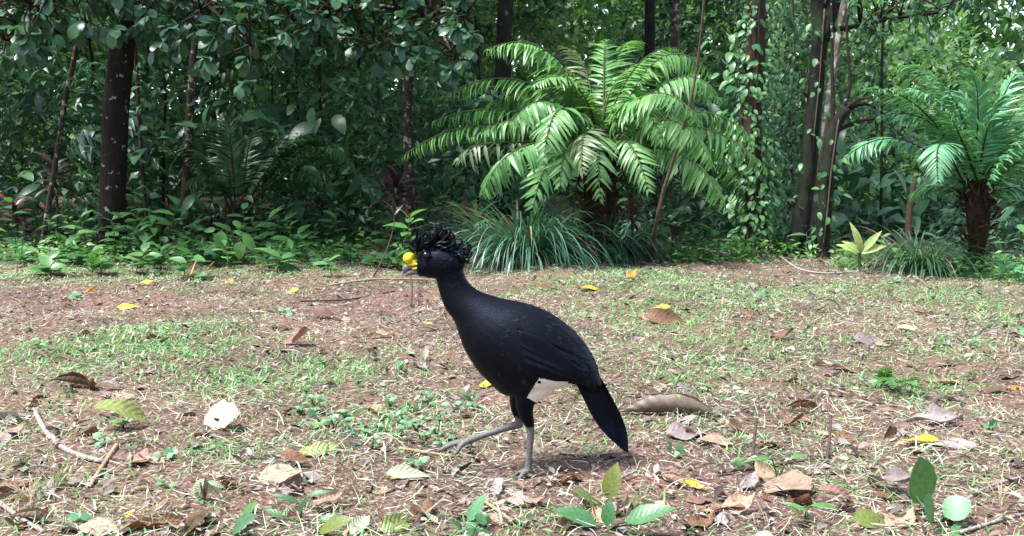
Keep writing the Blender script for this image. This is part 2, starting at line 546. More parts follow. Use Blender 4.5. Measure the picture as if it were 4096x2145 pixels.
# soil
def soilmat():
    t = NT('soil')
    co = t.coord('Object')
    a = t.noise(co, 1.1, 5, .65); b_ = t.noise(co, 14, 6, .75); c_ = t.noise(co, 75, 4, .7)
    col = t.ramp(b_, [(.3, (.022, .014, .012)), (.5, (.095, .057, .045)), (.72, (.22, .14, .115))])
    col = t.mix(t.ramp(a, [(.4, (0, 0, 0)), (.7, (.7, .7, .7))]), col, (.25, .135, .10))
    col = t.mix(t.ramp(c_, [(.52, (0, 0, 0)), (.62, (.75, .75, .75))]), col, (.38, .32, .28))
    col = t.mix(t.ramp(t.noise(co, 46, 4, .7), [(.54, (0, 0, 0)), (.62, (.8, .8, .8))]), col, (.045, .03, .025))
    b = t.n('BsdfPrincipled'); b.inputs['Roughness'].default_value = .95; b.inputs['Specular IOR Level'].default_value = .15
    t.l(col, b.inputs['Base Color'])
    bn = t.n('Bump'); bn.inputs['Strength'].default_value = .9; bn.inputs['Distance'].default_value = .02
    t.l(t.math('ADD', b_, t.math('MULTIPLY', c_, .5)), bn.inputs['Height']); t.l(bn.outputs[0], b.inputs['Normal'])
    t.l(b.outputs[0], t.out.inputs[0])
    return t.m
MAT['soil'] = soilmat()

# ------------------------------------------------------------------ leaf prototypes (V, F, uv) and shared meshes
PR = {
    'ovate': [leaf('ovate', .52, 7, 3, .18, .5, .02, seed=i) for i in range(3)],
    'obovate': [leaf('obovate', .52, 7, 3, .15, .55, .03, seed=i) for i in range(3)],
    'lance': [leaf('lance', .30, 7, 3, .2, .7, .02, seed=i) for i in range(3)],
    'long': [leaf('lance', .14, 9, 3, .3, 1.1, .01, seed=i) for i in range(3)],
    'round': [leaf('round', .8, 7, 3, .12, .3, .03, seed=i) for i in range(3)],
    'leaflet': [leaf('leaflet', .145, 6, 3, .25, d, 0, seed=i) for i, d in enumerate((.5, .7, .9))],
    'pinna': [leaf('leaflet', .26, 5, 3, .1, .3, 0, seed=i) for i in range(2)],
    'blade': [leaf('blade', w, 11, 2, 0, d, 0, curl=c, seed=i) for i, (d, w, c) in enumerate(((1.5, .022, .3), (1.9, .02, .5), (2.3, .018, .2), (1.2, .022, .2), (2.7, .018, 0)))],
    'flake': [flake(.5, .25, .25), flake(.42, .3, .5), flake(.6, .15, .1)],
    'flake_lance': [flake(.24, .3, .5), flake(.3, .2, .3)],
    'gblade': [leaf('blade', .07, 4, 2, 0, d, 0, seed=i) for i, d in enumerate((.7, 1.4, 2.0))],
    'strawp': [leaf('blade', .030, 4, 2, 0, d, 0, base=.4, seed=i) for i, d in enumerate((-.7, .3, .8, -.2))],
    'bit': [leaf('ovate', .6, 4, 3, .4, .6, .05, seed=1), leaf('oblong', .45, 4, 3, .7, -.6, .06, seed=2), leaf('lance', .4, 4, 3, .2, .9, .05, seed=3)],
    # fallen leaves
    'dead_flat': [leaf('ovate', .52, 11, 5, .12, d, .06, tear=.3, seed=i) for i, d in enumerate((-.25, .2, -.1, .3))],
    'dead_curl': [leaf('ovate', .58, 11, 7, 0, d, .10, roll=r_, tear=.35, curl=c_, seed=i) for i, (d, r_, c_) in enumerate(((-.5, .8, -.5), (.5, .5, -.7), (-.2, 1.2, .3)))],
    'dead_arch': [leaf('ovate', .5, 10, 5, 0, d, .05, roll=.5, tear=.25, seed=i) for i, d in enumerate((.8, .5, 1.0))],
    'dead_roll': [leaf('obovate', .6, 10, 9, 0, .35, .02, roll=2.3, tear=.12, seed=i) for i in range(2)],
    'cigar': [leaf('lance', .52, 14, 9, 0, .10, .012, roll=2.4, tear=.1, seed=3)],
    'dead_round': [leaf('round', .78, 12, 7, .08, -.2, .045, tear=.22, seed=4)],
}
_mc = {}
def meshes(proto, mat):
    k = (proto, mat)
    if k not in _mc:
        _mc[k] = [mk_mesh('%s_%s' % (proto, mat), V, F, U, [MAT[mat]]) for V, F, U in PR[proto]]
    return _mc[k]

UP = np.array([0, 0, 1.0])

# ================================================================== GROUND
def ground():
    def axis(lo, hi, step, far):
        core = np.arange(lo, hi + 1e-6, step)
        ext, d, x = [], step, hi
        while x < far:
            d *= 1.35; x += d; ext.append(x)
        neg, d, x = [], step, lo
        while x > -far:
            d *= 1.35; x -= d; neg.append(x)
        return np.concatenate([neg[::-1], core, ext])
    xs, ys = axis(-5.2, 5.2, .045, 600), axis(1.4, 10, .045, 600)
    X, Y = np.meshgrid(xs, ys)
    near = np.clip((14 - np.hypot(X, Y - 5)) / 6, 0, 1)
    Z = hgt(X, Y) * np.clip((40 - np.hypot(X, Y)) / 20, 0, 1)
    Z = Z + near * ((vnoise(X, Y, 9, 1) - .5) * .016 + (vnoise(X, Y, 22, 2) - .5) * .010) - .004
    V = np.stack([X, Y, Z], -1).reshape(-1, 3)
    nx, ny = len(xs), len(ys)
    i = np.arange(nx * ny).reshape(ny, nx)
    F = np.stack([i[:-1, :-1], i[:-1, 1:], i[1:, 1:], i[1:, :-1]], -1).reshape(-1, 4)
    o = obj('ground', mk_mesh('ground', V, F, None, [MAT['soil']]), kind='structure')
    return o
ground()

def sample_ground(n, near=2.0, far=8.8, power=1.0):
    """points on the clearing floor within and just beside the view, denser near the camera."""
    u = rng.random(n)
    y = near + (far - near) * u ** power
    x = (rng.random(n) - .5) * (1.12 * y + 2.4)
    return x, y

def gpatch(list_):
    out = []
    for px, py, wx, wy, a in list_:
        g = G(px, py)
        g2 = G(px, py - wy); g1 = G(px, py + wy)
        out.append((g[0], g[1], wx * M2PX(g[1]), max((g2[1] - g1[1]) / 2, .08), a))
    return out
GREEN = gpatch([(165, 340, 75, 20, 1.0), (225, 378, 70, 14, .8), (60, 350, 60, 14, .45), (330, 370, 60, 14, .5), (640, 318, 60, 16, .9), (720, 300, 70, 14, .7),
                (850, 290, 110, 10, .8), (990, 310, 50, 20, .8), (900, 385, 60, 14, .7), (960, 350, 60, 14, .5), (560, 285, 50, 10, .6),
                (640, 275, 60, 8, .9), (60, 272, 80, 8, .8), (230, 270, 150, 7, .7), (690, 370, 60, 16, .5), (380, 415, 60, 16, .55), (760, 345, 70, 18, .5),
                (800, 430, 60, 14, .35), (20, 420, 40, 20, .3), (230, 445, 40, 14, .45), (980, 270, 50, 12, .9)])
BARE = gpatch([(380, 300, 90, 14, .9), (560, 470, 130, 22, .9), (450, 500, 90, 18, .7), (120, 305, 80, 12, .5), (440, 265, 50, 8, .8), (660, 470, 70, 14, .7), (260, 480, 80, 22, .4), (780, 500, 60, 20, .4)])
def blobs(x, y, L):
    s = np.zeros_like(x)
    for cx, cy, wx, wy, a in L:
        s += a * np.exp(-((x - cx) / wx) ** 2 - ((y - cy) / wy) ** 2)
    return s
def green_density(x, y):
    g = .40 + .6 * (vnoise(x, y, 2.2, 3) - .45) + .5 * (vnoise(x, y, 6, 4) - .5) + 1.25 * blobs(x, y, GREEN) - .9 * blobs(x, y, BARE)
    return np.clip(g, 0.015, 1)

def floor_cover():
    # cut straw lying every way
    x, y = sample_ground(92000, 1.9, 8.7, .95)
    keep = rng.random(len(x)) < np.clip(.42 + 1.1 * (vnoise(x, y, 3.1, 7) - .42) + .7 * (vnoise(x, y, 9, 8) - .5) - .4 * blobs(x, y, BARE), .06, 1)
    x, y = x[keep], y[keep]
    n = len(x)
    a = rng.random(n) * 6.283
    lift = rng.normal(.02, .16, n)
    d = np.stack([np.cos(a), np.sin(a), lift], -1)
    up = nrm(np.stack([rng.normal(0, .5, n), rng.normal(0, .5, n), np.ones(n)], -1))
    s = (.014 + .068 * rng.random(n) ** 2.0) * (.75 + .05 * y)
    pos = np.stack([x, y, hgt(x, y) + rng.uniform(.001, .014, n)], -1)
    mass('straw', PR['strawp'], frames(pos, d, up, s, rng.uniform(.045, .11, n) * (.85 + .06 * y)), MAT['straw'])
    # the near ground is the most littered: a second scatter of short dry bits
    x, y = sample_ground(9000, 1.9, 3.3, 1.0)
    n = len(x); a = rng.random(n) * 6.283
    d = np.stack([np.cos(a), np.sin(a), rng.normal(.05, .22, n)], -1)
    up = nrm(np.stack([rng.normal(0, .5, n), rng.normal(0, .5, n), np.ones(n)], -1))
    s = .012 + .05 * rng.random(n) ** 2
    mass('chaff', PR['strawp'], frames(np.stack([x, y, hgt(x, y) + rng.uniform(.001, .016, n)], -1), d, up, s, rng.uniform(.05, .10, n)), MAT['straw'])
    # crumbs of dead leaf
    x, y = sample_ground(35000, 1.9, 9.0, .95)
    keep = rng.random(len(x)) < .45 + .5 * vnoise(x, y, 2.5, 9) + .3 * np.clip((y - 6.5) / 2, 0, 1)
    x, y = x[keep], y[keep]
    n = len(x)
    a = rng.random(n) * 6.283
    d = np.stack([np.cos(a), np.sin(a), rng.normal(.1, .2, n)], -1)
    up = nrm(np.stack([rng.normal(0, .35, n), rng.normal(0, .35, n), np.ones(n)], -1))
    s = rng.gamma(2.2, .007, n) + .006
    pos = np.stack([x, y, hgt(x, y) + rng.uniform(.002, .010, n)], -1)
    mass('leaf_litter', PR['bit'], frames(pos, d, up, s), MAT['litter'])
    # short green grass in patches
    x, y = sample_ground(228000, 1.9, 8.9, .95)
    keep = rng.random(len(x)) < green_density(x, y) * .85
    x, y = x[keep], y[keep]
    n = len(x)
    a = rng.random(n) * 6.283
    d = np.stack([np.cos(a), np.sin(a), rng.uniform(.2, 1.8, n)], -1)
    s = rng.uniform(.018, .055, n) * (.7 + .5 * blobs(x, y, GREEN).clip(0, 1))
    pos = np.stack([x, y, hgt(x, y) - .002], -1)
    mass('grass', PR['gblade'], frames(pos, d, UP, s, s * rng.uniform(1.1, 2.8, n)), MAT['grass'])
    # forest-floor litter under the trees
    x = rng.uniform(-9, 9, 9000); y = rng.uniform(8.3, 16, 9000)
    n = len(x); a = rng.random(n) * 6.283
    d = np.stack([np.cos(a), np.sin(a), rng.normal(.1, .2, n)], -1)
    up = nrm(np.stack([rng.normal(0, .4, n), rng.normal(0, .4, n), np.ones(n)], -1))
    mass('forest_floor_litter', PR['flake'], frames(np.stack([x, y, hgt(x, y) + .01], -1), d, up, rng.uniform(.05, .12, n)), MAT['litter'])
floor_cover()

# ================================================================== TREES
def trunk_path(pix, Y, top=None):
    """points of a trunk from picture points (top to bottom) at distance Y; runs on to the ground and above the frame."""
    pts = [P(px, py, Y) for px, py in pix]
    b = pts[-1].copy()
    d = nrm(pts[-1] - pts[-2]) if len(pts) > 1 else np.array([0, 0, -1.])
    gz = float(hgt(b[0], b[1])) - .05
    if b[2] > gz:
        k = (b[2] - gz) / max(-d[2], .2)
        e = b + d * k; e[2] = gz
        pts.append(e)
    if top:
        a = pts[0]; d = nrm(pts[0] - pts[1])
        for h in top:
            q = a + d * (h - a[2]) / max(d[2], .3) * .8 + np.array([0, .05, 0]); q[2] = h
            pts.insert(0, q)
    return np.array(pts[::-1])            # bottom first

def make_tree(name, label, pix, Y, wpx, mat, flare=1.5, top=(3.2, 5.0), sides=12, lumps=.10, group=None, taper=.8, cat='tree', seed=0, n=26):
    pts = trunk_path(pix, Y, top)
    root = pts[0] + np.array([0, 0, .03])
    t = thing(name, label, cat, root, group)
    c = curve(pts, n)
    z = (c[:, 2] - c[0, 2]) / (c[-1, 2] - c[0, 2])
    r = wpx * M2PX(Y) / 2 * (1 - (1 - taper) * z) * (1 + (flare - 1) * np.exp(-(c[:, 2] - c[0, 2]) / .18))
    obj('trunk', tube_mesh('trunk', c, r, MAT[mat], sides, lumps, seed, root), t)
    return t, root, c

def rosettes(centers, out, nleaf, size, spread=.8):
    """whorls of leaves at twig ends."""
    pos, d, s = [], [], []
    for c, o in zip(centers, out):
        k = rng.integers(nleaf[0], nleaf[1] + 1)
        a0 = rng.random() * 6.28
        o = nrm(o)
        x = nrm(np.cross(o, [.3, .2, 1])); y = np.cross(o, x)
        for j in range(k):
            a = a0 + j * 2.4
            e = spread * rng.uniform(.7, 1.25)
            v = o * math.cos(e) + (x * math.cos(a) + y * math.sin(a)) * math.sin(e)
            v = v + np.array([0, 0, -.28])
            pos.append(c - o * rng.uniform(0, .05)); d.append(v); s.append(rng.uniform(*size))
    return np.array(pos), np.array(d), np.array(s)

def crown_leaves(t, root, centers, src, nleaf, size, proto, mat, limb_mat, n_obj=300, spread=.85, massmat=None):
    """twigs from the limbs src (list of points) to rosettes of leaves; the front leaves are parts, the rest one mass."""
    src = np.array(src)
    specs, outs = [], []
    for c in centers:
        k = np.argmin(np.linalg.norm(src - c, axis=1) + rng.random(len(src)) * .25)
        b = src[k]
        m = (b + c) / 2 + rng.normal(0, .04, 3) + np.array([0, 0, .05])
        cv = curve([b, m, c], 6)
        specs.append((cv, np.linspace(.011, .004, 6)))
        outs.append(nrm(c - m) + np.array([0, -.35, .15]))
    tw = obj('twigs', tubes_mesh('twigs', specs, MAT[limb_mat], 4, root), t, kind='stuff')
    pos, d, s = rosettes(centers, outs, nleaf, size, spread)
    up = nrm(np.stack([rng.normal(0, .35, len(pos)), rng.normal(-.35, .3, len(pos)), np.ones(len(pos))], -1))
    M = frames(pos, d, up, s, s * rng.uniform(.85, 1.15, len(s)))
    order = np.argsort(pos[:, 1])
    a, b = order[:n_obj], order[n_obj:]
    pieces('leaf', meshes(proto, mat), M[a], t, root)
    if len(b):
        mass('foliage', PR[proto], M[b], MAT[massmat or mat], t, root)
    return t

def limb(t, root, pts, r0, r1, mat, n=10):
    c = curve(pts, n)
    obj('limb', tube_mesh('limb', c, np.linspace(r0, r1, n), MAT[mat], 7, .12, int(rng.integers(999)), root), t)
    return c

def overhead(t, root, c, rad, n, size=(.14, .26), mat='leaf_canopy'):
    """the part of a crown that is above the picture: shades the wood floor."""
    p = rng.normal(0, 1, (n, 3)); p = nrm(p) * (rng.random((n, 1)) ** .45)
    pos = np.asarray(c) + p * np.asarray(rad)
    pos = pos[pos[:, 2] > 2.55 + .08 * np.maximum(pos[:, 1] - 9, 0)]
    m = len(pos)
    d = np.stack([rng.normal(0, 1, m), rng.normal(0, 1, m), rng.normal(-.2, .4, m)], -1)
    up = nrm(np.stack([rng.normal(0, .5, m), rng.normal(0, .5, m), np.ones(m)], -1))
    s = rng.uniform(*size, m)
    mass('crown', PR['flake'], frames(pos, d, up, s), MAT[mat], t, root)

# --- big lichen-spotted trunk with the overhanging crown
t, root, c = make_tree('broadleaf_tree', 'dark thick trunk with white lichen flecks under overhanging broad leaves', [(126, 0), (122, 45), (117, 110), (113, 170), (112, 225)], 9.0, 26, 'bark_dark', 1.35, lumps=.07, seed=1)
lowb = np.interp
def crown_centers(n, xs, bs, Y0, Y1, x0, x1, top=-70):
    out = []
    while len(out) < n:
        x = rng.uniform(x0, x1); b = np.interp(x, xs, bs)
        y = rng.uniform(top, b)
        out.append(P(x, y, rng.uniform(Y0, Y1)))
    return np.array(out)
XS = [0, 20, 60, 100, 125, 150, 200, 250, 265, 300, 330, 380, 400, 420, 450, 475]
BS = [70, 66, 50, 34, 28, 44, 66, 88, 62, 54, 50, 70, 66, 62, 76, 45]
src = []
top = P(124, -40, 9.0)
for e in ([P(30, 5, 8.2)], [P(200, 10, 8.0)], [P(250, 45, 8.0)], [P(75, -20, 7.8)], [P(150, -25, 7.8)], [P(5, 40, 8.4)]):
    m = (top + e[0]) / 2 + np.array([0, 0, .12])
    lc = limb(t, root, [top, m, e[0]], .04, .014, 'bark_dark')
    src += list(lc[2:])
cen = crown_centers(210, XS, BS, 7.5, 9.0, -30, 258)
crown_leaves(t, root, cen, src, (5, 8), (.10, .185), 'obovate', 'leaf_crown', 'twig', 300, massmat='leaf_dark')
overhead(t, root, (-3.8, 11.0, 4.5), (2.6, 2.2, 1.9), 3400)

# --- central slim trunk, sunlit side, with its own crown of the same kind
t, root, c = make_tree('broadleaf_tree', 'slim brown trunk with pale sunlit patch beside the large cycad fronds', [(434, 0), (420, 35), (409, 78), (408, 135), (409, 200), (410, 240)], 9.3, 11, 'bark_mottled', 1.2, seed=2)
src = []
top = P(425, 20, 9.3)
for e in (P(330, 15, 8.6), P(470, 20, 8.6), P(380, 55, 8.5), P(290, 20, 8.8), P(455, 60, 8.7), P(400, -20, 8.4)):
    m = (top + e) / 2 + np.array([0, 0, .1])
    src += list(limb(t, root, [top, m, e], .028, .01, 'bark_mottled')[2:])
cen = crown_centers(170, XS, BS, 8.1, 9.4, 262, 478)
crown_leaves(t, root, cen, src, (5, 8), (.095, .17), 'obovate', 'leaf_crown', 'twig', 300, massmat='leaf_dark')
overhead(t, root, (-.8, 11.6, 4.6), (2.4, 2.2, 1.9), 3200)

# --- other trunks
t, root, c = make_tree('slender_tree', 'thin pale leaning stem left of the lichen-spotted trunk', [(74, 60), (66, 95), (56, 160), (47, 215), (43, 244)], 9.1, 5.5, 'bark_mottled', 1.1, sides=8, lumps=.05, seed=3)
overhead(t, root, (-5.2, 11.5, 4.6), (2.2, 2.2, 1.7), 2400)
make_tree('slender_tree', 'thin reddish stem close to the right of the lichen-spotted trunk', [(134, 30), (137, 80), (141, 150), (146, 215)], 9.5, 4, 'bark_red', 1.1, sides=8, lumps=.05, seed=4)
make_tree('slender_tree', 'very thin dark stem between the reddish stem and the mottled trunk', [(166, 20), (165, 100), (163, 170), (164, 225)], 10.2, 3.2, 'bark_dark', 1.1, sides=7, lumps=.05, seed=5)
t, root, c = make_tree('slender_tree', 'slim trunk mottled with pale lichen beside the dark shaded cycad', [(196, 40), (191, 95), (187, 170), (184, 240)], 9.6, 9, 'bark_mottled', 1.3, sides=10, seed=6)
overhead(t, root, (-2.6, 12.5, 4.9), (2.6, 2.4, 1.9), 3000)
t, root, c = make_tree('forest_tree', 'dark broad trunk behind the top left fronds of the large cycad', [(506, 0), (504, 50), (503, 110), (502, 200)], 10.6, 17, 'bark_black', 1.2, seed=7)
overhead(t, root, (.6, 12.2, 4.9), (2.6, 2.3, 1.9), 3000)
make_tree('forest_tree', 'dark straight trunk in deep shade above the large cycad', [(650, 0), (650, 60), (651, 130), (652, 220)], 11.5, 11, 'bark_black', 1.2, seed=8)
t, root, c = make_tree('forest_tree', 'slim grey trunk in shade behind the thin leaning pole', [(676, 0), (674, 50), (668, 130), (655, 190), (650, 225)], 11.0, 8, 'bark_mottled', 1.2, seed=9)
overhead(t, root, (2.6, 12.5, 5.2), (2.2, 2.2, 1.8), 2300)
tv, rootv, cv = make_tree('vine_clad_tree', 'reddish brown trunk overgrown with climbing vine leaves', [(756, 0), (755, 60), (752, 130), (754, 190), (757, 240)], 9.0, 20, 'bark_red', 1.5, seed=10)
overhead(tv, rootv, (2.4, 11.2, 4.9), (1.7, 1.7, 1.6), 2000)
t, root, c = make_tree('forked_tree', 'black trunk forking at the top beside a white lichened trunk', [(822, 26), (818, 60), (813, 119), (806, 189), (798, 246)], 8.9, 17, 'bark_black', 1.35, top=None, seed=11, taper=.9)
fork = c[-1]
obj('limb', tube_mesh('limb', curve([fork - [0, 0, .12], P(818, 5, 8.9), P(812, -50, 8.8), P(800, -160, 8.7)], 10), np.linspace(.07, .04, 10), MAT['bark_black'], 9, .1, 3, root), t)
obj('limb', tube_mesh('limb', curve([fork - [0, 0, .12], P(832, 8, 8.9), P(842, -40, 9.0), P(850, -150, 9.2)], 10), np.linspace(.07, .045, 10), MAT['bark_black'], 9, .1, 4, root), t)
obj('limb', tube_mesh('limb', curve([P(826, 30, 8.9), P(850, 27, 8.9), P(895, 18, 9.0), P(945, 12, 9.1)], 10), np.linspace(.028, .012, 10), MAT['bark_black'], 7, .1, 5, root), t)
overhead(t, root, (3.3, 10.4, 4.9), (1.5, 1.5, 1.5), 700)
src = [P(x, y, 9.0) for x, y in ((860, 26), (880, 21), (900, 17), (925, 14), (945, 12), (960, 0), (985, -5), (1010, -8))]
cen = np.array([P(rng.uniform(850, 1034), rng.uniform(-40, 48) * rng.uniform(.4, 1), rng.uniform(8.5, 9.5)) for _ in range(58)])
crown_leaves(t, root, cen, src, (4, 7), (.09, .15), 'lance', 'leaf_vine', 'twig', 240, spread=1.0)
make_tree('lichened_tree', 'whitish lichened leaning trunk between the two black trunks', [(834, 70), (831, 85), (827, 115), (821, 155), (812, 215), (806, 244)], 9.2, 8, 'bark_pale', 1.2, top=(2.4,), sides=9, seed=12)
t, root, c = make_tree('forked_tree', 'dark brown trunk with arching side branches next to the white lichened trunk', [(846, 108), (836, 125), (830, 150), (826, 199), (821, 252)], 8.7, 15, 'bark_black', 1.3, top=None, seed=13, taper=.75)
for e in ([(846, 108), (858, 100), (872, 97)], [(838, 122), (846, 112), (866, 104), (888, 116)], [(834, 132), (852, 124), (875, 118), (892, 118)], [(842, 112), (850, 85), (848, 50), (846, 10)], [(832, 140), (833, 95), (832, 60), (832, 20), (830, -60)]):
    obj('limb', tube_mesh('limb', curve([P(x, y, 8.7 + .04 * k) for k, (x, y) in enumerate(e)], 10), np.linspace(.022, .009, 10), MAT['bark_dark'], 6, .1, len(e), root), t)
make_tree('sapling', 'very thin black sapling stem between the forked trunks and the right cycad', [(884, 0), (882, 60), (882, 130), (881, 200), (880, 240)], 9.6, 3.0, 'bark_black', 1.1, sides=7, seed=14)
st = thing('broken_stump', 'tan broken stub standing behind the grass tuft by the right cycad', 'stump', G(908, 262))
obj('trunk', tube_mesh('trunk', curve([P(908, 264, 9), P(909, 214, 9), P(912, 195, 9), P(914, 178, 9)], 8), np.array([.03, .03, .03, .028, .026, .026, .024, .01]), MAT['stem_brown'], 8, .12, 2, G(908, 262)), st)
# thin leaning pole in front of the big cycad
pl = thing('leaning_pole', 'thin brown jointed stem leaning in front of the large cycad', 'sapling', G(650, 259))
ppts = curve([G(650, 260) - [0, 0, .03], P(656, 225, 7.9), P(663, 193, 7.8), P(671, 167, 7.75), P(687, 115, 7.65), P(697, 66, 7.6), P(704, 0, 7.5), P(707, -60, 7.45)], 40)
rr = np.linspace(.019, .006, 40); rr[::4] *= 1.22
obj('stem', tube_mesh('stem', ppts, rr, MAT['stem_brown'], 7, .04, 5, G(650, 259)), pl)

# --- climbing vine on the reddish trunk and hanging leaf curtains
def vine(label, path, Y, n, rad, size, mat, proto='ovate', n_obj=300, name='climbing_vine', group=None):
    pts = curve([P(x, y, Y) for x, y in path], 24)
    base = pts[-1].copy(); base[2] = max(hgt(base[0], base[1]), base[2] - .02)
    t = thing(name, label, 'vine', base, group)
    obj('stem', tube_mesh('stem', pts + [0, -rad * .8, 0], np.full(24, .008), MAT['stem_brown'], 5, .1, 1, base), t)
    k = rng.random(n) * 23
    i = k.astype(int)
    a = rng.uniform(math.pi * .95, math.pi * 2.05, n)
    p = pts[np.minimum(i, 23)] + np.stack([np.cos(a), np.sin(a), np.zeros(n)], -1) * (rad * rng.uniform(.9, 1.7, n))[:, None] + rng.normal(0, .03, (n, 3))
    d = np.stack([np.cos(a) * .8 + rng.normal(0, .5, n), np.sin(a) * .8, rng.normal(-.7, .4, n)], -1)
    up = nrm(np.stack([np.cos(a) * .5, np.sin(a) * .8 - .2, rng.uniform(.3, 1, n)], -1))
    M = frames(p, d, up, rng.uniform(*size, n))
    pieces('leaf', meshes(proto, mat), M[:n_obj], t, base)
    if n > n_obj:
        mass('foliage', PR[proto], M[n_obj:], MAT[mat], t, base)
    return t
vine('glossy green climbing vine wrapping the reddish trunk', [(757, -20), (755, 60), (752, 130), (753, 190), (757, 236)], 9.0, 520, .12, (.045, .10), 'leaf_mid')
for x, lab in ((772, 'pale green vine curtain hanging right beside the vine-clad trunk'), (788, 'pale green vine curtain hanging midway to the black forked trunk'), (801, 'pale green vine curtain hanging against the black forked trunk')):
    vine(lab, [(x, -20), (x + 3, 60), (x - 2, 120), (x + 1, 190), (x, 236)], 9.5, 300, .16, (.06, .11), 'leaf_vine', 'lance', 180, 'hanging_vine')
vine('large-leaved vine climbing behind the right edge of the large cycad', [(735, 40), (738, 110), (742, 170), (745, 230)], 9.2, 90, .12, (.1, .17), 'leaf_mid', 'ovate', 90, 'climbing_vine')
vine('dark-leaved vine creeping up the black forked trunk', [(822, 10), (817, 80), (810, 150), (803, 210), (799, 240)], 8.9, 40, .085, (.05, .10), 'leaf_mid', 'ovate', 40, 'climbing_vine')
vine('leafy vine creeping up the dark brown trunk with arching branches', [(836, 120), (829, 170), (825, 210), (821, 245)], 8.7, 36, .085, (.05, .10), 'leaf_mid', 'ovate', 36, 'climbing_vine')
vine('dark vine hanging in shade right of the slim lichened trunk', [(232, 70), (236, 120), (232, 170), (230, 220)], 10.2, 160, .2, (.08, .14), 'leaf_dark', 'lance', 120, 'hanging_vine')

# ================================================================== CYCADS AND FERNS
def frond_curve(b, via, tip, n=30):
    c = 2 * via - .5 * (b + tip)
    t = np.linspace(0, 1, n)[:, None]
    return (1 - t) ** 2 * b + 2 * t * (1 - t) * c + t ** 2 * tip

def frond(t, root, b, via, tip, mat, npair, llen, rmat='rachis', as_obj=True, start=.18, proto='leaflet', face=None, r0=.011, droop=.25, gap=0., name='frond', lw=1.0):
    c = frond_curve(b, via, tip, 30)
    fr = obj(name, tube_mesh(name, c, np.linspace(r0, r0 * .25, 30), MAT[rmat], 6, 0, 1, root), t)
    T = nrm(np.gradient(c, axis=0))
    u = np.clip(np.linspace(start, .995, npair) + rng.normal(0, .004, npair), 0, 1)
    twist = rng.normal(0, .35)
    pos, d, up, s = [], [], [], []
    tot = np.linspace(0, 1, 30)
    for k, uu in enumerate(u):
        p = np.array([np.interp(uu, tot, c[:, j]) for j in range(3)])
        tg = nrm(np.array([np.interp(uu, tot, T[:, j]) for j in range(3)]))
        upv = UP if face is None else face
        side = np.cross(tg, upv)
        if np.linalg.norm(side) < .2:
            side = np.cross(tg, [0, 1, .2])
        side = nrm(side)
        nv = np.cross(side, tg)
        ct, stw = math.cos(twist * uu), math.sin(twist * uu)
        side, nv = side * ct + nv * stw, nv * ct - side * stw
        v = (uu - start) / (1 - start)
        l = llen * (.45 + .55 * math.sin(math.pi * min(1, .25 + v * .75)) ** .7) * (1 if v < .8 else 1 - (v - .8) * 1.9)
        ang = R(68 - 34 * v)
        for sg in (-1, 1):
            if gap and rng.random() < gap:
                continue
            dd = side * sg * math.sin(ang) + tg * math.cos(ang) + nv * (.22 - droop * rng.uniform(.6, 1.4))
            pos.append(p); d.append(dd + rng.normal(0, .09, 3)); up.append(nv + side * sg * -.25 + rng.normal(0, .08, 3)); s.append(l * rng.uniform(.78, 1.1))
    s = np.array(s)
    M = frames(np.array(pos), np.array(d), np.array(up), s, np.maximum(s, llen * .6) * lw)
    if as_obj:
        pieces('leaflet', meshes(proto, mat), M, fr, root)
    else:
        mass('leaflets', PR[proto], M, MAT[mat], fr, root)
    return fr

def shaggy_trunk(t, root, pts, rad, seed=0, n=260):
    c = curve(pts, 14)
    tr = obj('trunk', tube_mesh('trunk', c, np.interp(np.linspace(0, 1, 14), np.linspace(0, 1, len(rad)), rad), MAT['cycad_trunk'], 14, .12, seed, root), t)
    k = rng.integers(0, 14, n); a = rng.random(n) * 6.283
    r = np.interp(k / 13, np.linspace(0, 1, len(rad)), rad)
    o = np.stack([np.cos(a), np.sin(a), np.zeros(n)], -1)
    p = c[k] + o * (r * .9)[:, None] + rng.normal(0, .02, (n, 3))
    M = frames(p, o + np.stack([rng.normal(0, .3, n), rng.normal(0, .3, n), rng.uniform(.1, 1.3, n)], -1), o + UP * .2, rng.uniform(.07, .16, n), rng.uniform(.05, .1, n))
    mass('leaf_bases', PR['flake_lance'], M, MAT['husk'], tr, root)

